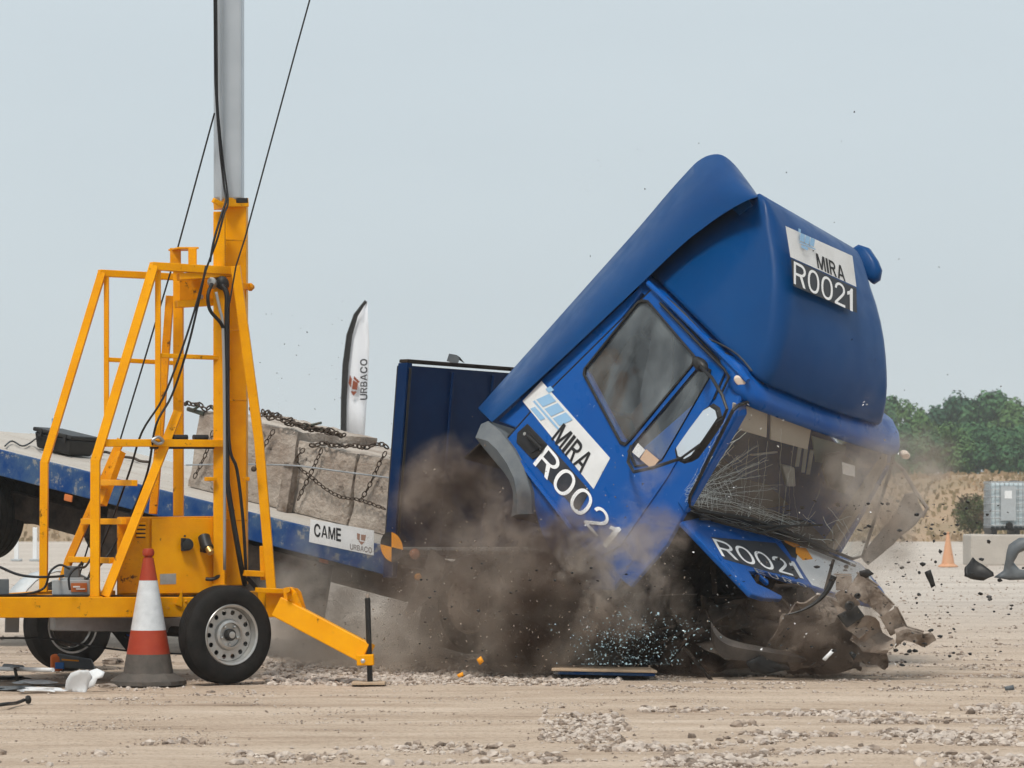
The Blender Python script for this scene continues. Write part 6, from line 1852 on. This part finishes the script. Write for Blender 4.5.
stuffpiece([(1004, 687), (1013, 685), (1014, 690), (1005, 691)], 20.9, GREYP, 'grey_fragment', 'small grey fragment on the ground at the lower right', 'debris', amp=.01, seed=16)
# flying crumbs: nobody could count them
fm, fw_, fg = MB(), MB(), MB()
def crumb(mb, px, py, d, r):
    c_ = P(px, py, d)
    if r >= .012:
        ico(c_, r, R_.uniform(.2, .8), mb, R_)
        return
    mb.add([c_ + Vector((R_.uniform(-r, r), R_.uniform(-r, r), R_.uniform(-r, r))) for _ in range(4)], [(0, 1, 2), (0, 2, 3), (0, 3, 1), (1, 3, 2)])
for i in range(380):
    px = R_.gauss(900, 60)
    crumb(fm, px, R_.uniform(500, 668), R_.uniform(21.5, 23), R_.choice([.005, .006, .008, .010, .012, .016, .022]))
for i in range(60):
    crumb(fm, R_.uniform(560, 1010), R_.uniform(100, 520), R_.uniform(21.8, 23), R_.choice([.003, .005, .008]))
for i in range(60):
    crumb(fm, R_.uniform(255, 400), R_.uniform(300, 430), R_.uniform(22, 24), R_.choice([.003, .005, .008]))
for i in range(45):
    crumb(fm, R_.gauss(594, 10), R_.gauss(172, 12), 22.5, .003)
for i in range(300):
    crumb(fm, R_.uniform(400, 900), R_.uniform(560, 668), R_.uniform(21.8, 22.4), R_.choice([.004, .006, .012]))
for i in range(150):
    crumb(fw_, R_.uniform(560, 900), R_.uniform(400, 665), R_.uniform(21.6, 22.2), R_.choice([.003, .004, .006, .010]))
for i in range(900):
    crumb(fg, R_.gauss(R_.choice([605, 625, 665]), 22), min(664, R_.gauss(R_.choice([628, 645, 658]), 10)), R_.uniform(21.6, 22.1), R_.choice([.003, .004, .007, .010]))
fd_ = MB()
for i in range(2600):
    cx_, cy_, sx_, sy_ = R_.choice([(450, 560, 55, 60), (530, 590, 50, 50), (620, 590, 50, 50), (480, 640, 90, 18), (820, 620, 60, 30), (880, 520, 30, 40), (380, 620, 50, 30)])
    crumb(fd_, R_.gauss(cx_, sx_), min(666, R_.gauss(cy_, sy_)), R_.uniform(21.9, 22.9), R_.choice([.003, .004, .005, .007, .010]))
kind(fd_.build('dirt', mat('flying_soil', (.10, .075, .055), .9, col2=(.38, .31, .25), nscale=30, dist=.2), fix=False), 'stuff')
for mb_, m_, nm in ((fm, BLACK, 'debris'), (fw_, WHITE, 'debris'), (fg, mat('glass_crumbs', (.12, .27, .33), .2, col2=(.45, .55, .58), nscale=40), 'debris')):
    kind(mb_.build(nm, m_, fix=False), 'stuff')
# ---- things lying on the ground at the lower left
def gp_(px, py, z=0.0):
    d = (EYE - z) * FPX / (py - HOR)
    return Vector(((px - 512) * d / FPX, d, z))
tp = thing('survey_pole', 'white and grey survey pole lying on the ground at the lower left', 'pole', gp_(20, 676))
MB().tube([gp_(-25, 668, .10), gp_(53, 670, .12)], .016, 10).build('white_tube', WHITE, tp, smooth=True)
MB().tube([gp_(5, 666.5, .115), gp_(22, 668, .12)], .022, 10).build('grip', GREYP, tp, smooth=True)
MB().loft([[gp_(10, 668, .11), gp_(20, 668, .11), gp_(19, 668, .15), gp_(14, 668, .19), gp_(12, 668, .17)], [gp_(10, 667, .11), gp_(20, 667, .11), gp_(19, 667, .15), gp_(14, 667, .19), gp_(12, 667, .17)]]).build('clamp', BLACK, tp)
MB().tube([gp_(15, 669, .12), gp_(17.5, 681, .0)], .012, 8).build('foot', BLACK, tp, smooth=True)
to = thing('power_tool', 'orange and grey power tool on the ground left of the cone', 'power tool', gp_(70, 676))
tb = gp_(50, 674)
TB = lambda x, y, z: tb + Vector((x, y, z))
MB().box(TB, 0, .09, 0, .1, .02, .15).build('motor_body', mat('tool_orange', (.60, .13, .02), .5), to, bevel=.02)
MB().box(TB, .04, .11, -.01, .0, .04, .09).build('side_cover', mat('tool_blue', (.03, .15, .45), .5), to, bevel=.004)
MB().hexa([TB(.09, 0, .05), TB(.34, .02, .03), TB(.34, .1, .03), TB(.09, .1, .05), TB(.05, 0, .155), TB(.31, .02, .11), TB(.31, .1, .11), TB(.05, .1, .155)]).build('tool_case', GREYP, to, bevel=.01)
MB().hexa([TB(.09, -.006, .105), TB(.22, .0, .095), TB(.22, .02, .095), TB(.09, .02, .105), TB(.09, -.006, .117), TB(.22, 0, .107), TB(.22, .02, .107), TB(.09, .02, .117)]).build('orange_trim', ORANGE, to)
def lump(c, rx, ry, rz_, m, name, label, cat, seed, cut=.25):
    rn = random.Random(seed)
    bm = bmesh.new()
    bmesh.ops.create_icosphere(bm, subdivisions=3, radius=1)
    for v in bm.verts:
        q = v.co.copy()
        k = 1 + .45 * noise.noise(q * 1.7 + Vector((seed, 0, 0))) + .12 * noise.noise(q * 5 + Vector((0, seed, 0)))
        z = q.z * rz_ * k
        v.co = Vector(c) + Vector((q.x * rx * k, q.y * ry * k, max(z + rz_ * .6, .003)))
    bm.verts.index_update()
    mb = MB()
    mb.add([v.co.copy() for v in bm.verts], [tuple(v.index for v in f.verts) for f in bm.faces])
    bm.free()
    return tag(mb.build(name, m, smooth=True), label, cat)
WB_ = mat('white_plastic_bag', (.74, .75, .76), .45, col2=(.55, .56, .57), nscale=7)
bgm = MB()
for k, (pts, am) in enumerate([([(64, 690), (66, 681), (71, 674), (78, 671), (89, 670), (92, 676), (88, 684), (86, 693), (76, 692)], .03),
                               ([(88, 671), (98, 670), (105, 675), (103, 681), (98, 682), (96, 690), (87, 692), (89, 682)], .05)]):
    o_ = crumple(pts, 20.95 + .05 * k, .008, WB_, 'white_container', None, am, 21 + k, (0, -1, .5), 2)
    tag(o_, ['crushed white plastic container on the ground beside the cone', 'torn white flap of plastic right behind the crushed white container'][k], 'plastic container')
lump(gp_(42, 692), .15, .06, .022, WB_, 'white_sheet', 'flat white plastic sheet on the ground in front of the survey pole', 'plastic sheet', 2)
lump(gp_(35, 684), .14, .07, .02, WB_, 'paper_sheet', 'crumpled pale paper on the ground under the power tool', 'paper', 5)
lump(gp_(14, 690), .20, .1, .018, GREYP, 'dark_tray', 'flat dark grey tray at the lower left edge', 'tray', 8)
lump(gp_(60, 687), .14, .05, .014, BLACK, 'black_bag', 'flat black bag on the ground under the white container', 'bag', 9)
lump(gp_(8, 680), .16, .06, .02, BLACK, 'black_cover', 'black cloth cover on the ground under the survey pole', 'cloth', 12)
lv = thing('lever', 'short black lever with a round knob lying on the dirt at the lower left corner', 'lever', gp_(10, 704))
MB().tube(sm([gp_(-8, 706, .02), gp_(6, 704, .03), gp_(16, 703, .02), gp_(24, 700, .03)]), .012, 8).build('rod', BLACK, lv, smooth=True)
MB().lathe(gp_(25, 700, .03), (1, .2, .1), [(.005, 0), (.024, .006), (.03, .02), (.024, .036), (.005, .042)], 14).build('knob', BLACK, lv, smooth=True)
lump(gp_(108, 688), .06, .04, .02, CRUM, 'brown_glove', 'brown crumpled glove on the ground between container and cone', 'glove', 7)
lump(gp_(112, 664), .10, .05, .03, CRUM, 'soil_clod', 'dark soil clod on the ground under the trailer beam', 'clod', 3)

# ================================================================== DUST
def dust(name, blobs, albedo, albedo2, scale, thr, soft, dens, pad=.5, aniso=.2):
    m = bpy.data.materials.new(name)
    m.use_nodes = True
    t = m.node_tree
    t.nodes.clear()
    out = t.nodes.new('ShaderNodeOutputMaterial')
    pv = t.nodes.new('ShaderNodeVolumePrincipled')
    pv.inputs['Anisotropy'].default_value = aniso
    tc = t.nodes.new('ShaderNodeTexCoord')
    acc = None
    lo, hi = Vector((1e9,) * 3), Vector((-1e9,) * 3)
    def math_(op, a, b=None, clamp=False):
        n = t.nodes.new('ShaderNodeMath')
        n.operation = op
        n.use_clamp = clamp
        for i, q in enumerate((a, b)):
            if q is None:
                continue
            if isinstance(q, (int, float)):
                n.inputs[i].default_value = q
            else:
                t.links.new(q, n.inputs[i])
        return n.outputs[0]
    # wobble the coordinates so that the puffs billow
    nz = t.nodes.new('ShaderNodeTexNoise')
    nz.inputs['Scale'].default_value = 1.6
    nz.inputs['Detail'].default_value = 3
    t.links.new(tc.outputs['Object'], nz.inputs['Vector'])
    sb = t.nodes.new('ShaderNodeVectorMath')
    sb.operation = 'SUBTRACT'
    sb.inputs[1].default_value = (.5, .5, .5)
    t.links.new(nz.outputs['Color'], sb.inputs[0])
    sl_ = t.nodes.new('ShaderNodeVectorMath')
    sl_.operation = 'SCALE'
    sl_.inputs['Scale'].default_value = 1.1
    t.links.new(sb.outputs[0], sl_.inputs[0])
    ad = t.nodes.new('ShaderNodeVectorMath')
    ad.operation = 'ADD'
    t.links.new(tc.outputs['Object'], ad.inputs[0])
    t.links.new(sl_.outputs[0], ad.inputs[1])
    for px, py, d, rx, ry, rd, k in blobs:
        c_ = P(px, py, d)
        r_ = Vector((rx * d / FPX, rd, ry * d / FPX))
        for i in range(3):
            lo[i] = min(lo[i], c_[i] - r_[i] - pad)
            hi[i] = max(hi[i], c_[i] + r_[i] + pad)
        v1 = t.nodes.new('ShaderNodeVectorMath')
        v1.operation = 'SUBTRACT'
        v1.inputs[1].default_value = c_
        t.links.new(ad.outputs[0], v1.inputs[0])
        v2 = t.nodes.new('ShaderNodeVectorMath')
        v2.operation = 'DIVIDE'
        v2.inputs[1].default_value = r_
        t.links.new(v1.outputs[0], v2.inputs[0])
        v3 = t.nodes.new('ShaderNodeVectorMath')
        v3.operation = 'LENGTH'
        t.links.new(v2.outputs[0], v3.inputs[0])
        f = math_('SUBTRACT', 1.0, v3.outputs['Value'], True)
        f = math_('MULTIPLY', f, k)
        acc = f if acc is None else math_('ADD', acc, f)
    n2 = t.nodes.new('ShaderNodeTexNoise')
    n2.inputs['Scale'].default_value = scale
    n2.inputs['Detail'].default_value = 7
    n2.inputs['Roughness'].default_value = .68
    n2.inputs['Distortion'].default_value = 1.1
    t.links.new(tc.outputs['Object'], n2.inputs['Vector'])
    mr = t.nodes.new('ShaderNodeMapRange')
    mr.inputs['From Min'].default_value = thr
    mr.inputs['From Max'].default_value = thr + soft
    t.links.new(n2.outputs['Fac'], mr.inputs['Value'])
    dd = math_('MULTIPLY', math_('MULTIPLY', math_('POWER', acc, 1.3), mr.outputs[0]), dens)
    t.links.new(dd, pv.inputs['Density'])
    n3 = t.nodes.new('ShaderNodeTexNoise')
    n3.inputs['Scale'].default_value = 2.3
    n3.inputs['Detail'].default_value = 4
    mp = t.nodes.new('ShaderNodeMapping')
    mp.inputs['Location'].default_value = (5, 3, 9)
    t.links.new(tc.outputs['Object'], mp.inputs[0])
    t.links.new(mp.outputs[0], n3.inputs['Vector'])
    cr = t.nodes.new('ShaderNodeValToRGB')
    cr.color_ramp.elements[0].position = .42
    cr.color_ramp.elements[1].position = .60
    cr.color_ramp.elements[0].color = tuple(albedo) + (1,)
    cr.color_ramp.elements[1].color = tuple(albedo2) + (1,)
    t.links.new(n3.outputs['Fac'], cr.inputs[0])
    t.links.new(cr.outputs[0], pv.inputs['Color'])
    t.links.new(pv.outputs[0], out.inputs['Volume'])
    lo.z = max(lo.z, .03)
    b = MB()
    b.box(lambda x, y, z: Vector((x, y, z)), lo.x, hi.x, lo.y, hi.y, lo.z, hi.z)
    o = b.build(name, m, None, origin=(0, 0, 0))
    kind(o, 'stuff')
    return o
DA, DB = (.16, .11, .085), (.66, .54, .45)
DA, DB = (.16, .11, .085), (.66, .54, .45)
PA, PB = (.58, .48, .40), (.86, .77, .68)
dust('dirt_cloud', [(435, 590, 23.6, 80, 110, .8, .32), (450, 500, 23.9, 75, 60, .7, .55)], DA, DB, 5.0, .43, .11, 21.0)
dust('dirt_cloud', [(525, 595, 23.0, 80, 110, .6, 1.0), (575, 575, 22.6, 60, 75, .4, .85)], DA, DB, 5.0, .43, .11, 23.0)
dust('dirt_cloud', [(650, 655, 23.2, 110, 34, .5, .7), (740, 660, 23.0, 120, 34, .5, .6)], (.14, .10, .08), (.40, .32, .26), 4.4, .42, .14, 14.0)
dust('dirt_cloud', [(835, 650, 22.5, 65, 50, .4, .8), (790, 620, 22.45, 70, 45, .3, .7)], (.20, .15, .12), (.50, .41, .34), 4.4, .42, .14, 12.0)
dust('dust_cloud', [(335, 590, 25.0, 90, 70, .8, .5), (330, 635, 24.2, 110, 45, .9, .8)], PA, PB, 3.4, .41, .15, 9.0)
dust('dust_cloud', [(415, 640, 23.5, 110, 50, .6, 1.0), (490, 600, 22.75, 85, 75, .4, .55), (530, 655, 22.8, 110, 28, .4, .6)], PA, PB, 4.0, .42, .13, 11.0)
dust('dust_cloud', [(595, 565, 22.15, 45, 80, .35, 1.2), (650, 555, 21.95, 50, 60, .3, .75), (640, 490, 22.2, 35, 40, .25, .5)], PA, PB, 4.6, .43, .13, 14.0)
dust('dust_cloud', [(880, 505, 22.5, 62, 95, .4, 1.05), (905, 465, 23.0, 55, 50, .5, .6), (850, 575, 22.2, 55, 45, .4, .4)], PA, PB, 3.6, .41, .18, 9.0)
# thin haze in the air of the whole site
hm = bpy.data.materials.new('thin_haze')
hm.use_nodes = True
hm.node_tree.nodes.clear()
ho = hm.node_tree.nodes.new('ShaderNodeOutputMaterial')
hv = hm.node_tree.nodes.new('ShaderNodeVolumePrincipled')
hv.inputs['Color'].default_value = (.86, .93, .97, 1)
hv.inputs['Density'].default_value = .0005
hm.node_tree.links.new(hv.outputs[0], ho.inputs['Volume'])
kind(MB().box(lambda x, y, z: Vector((x, y, z)), -3200, 3200, -300, 3200, -1.5, 28).build('haze', hm, origin=(0, 0, 0)), 'stuff')
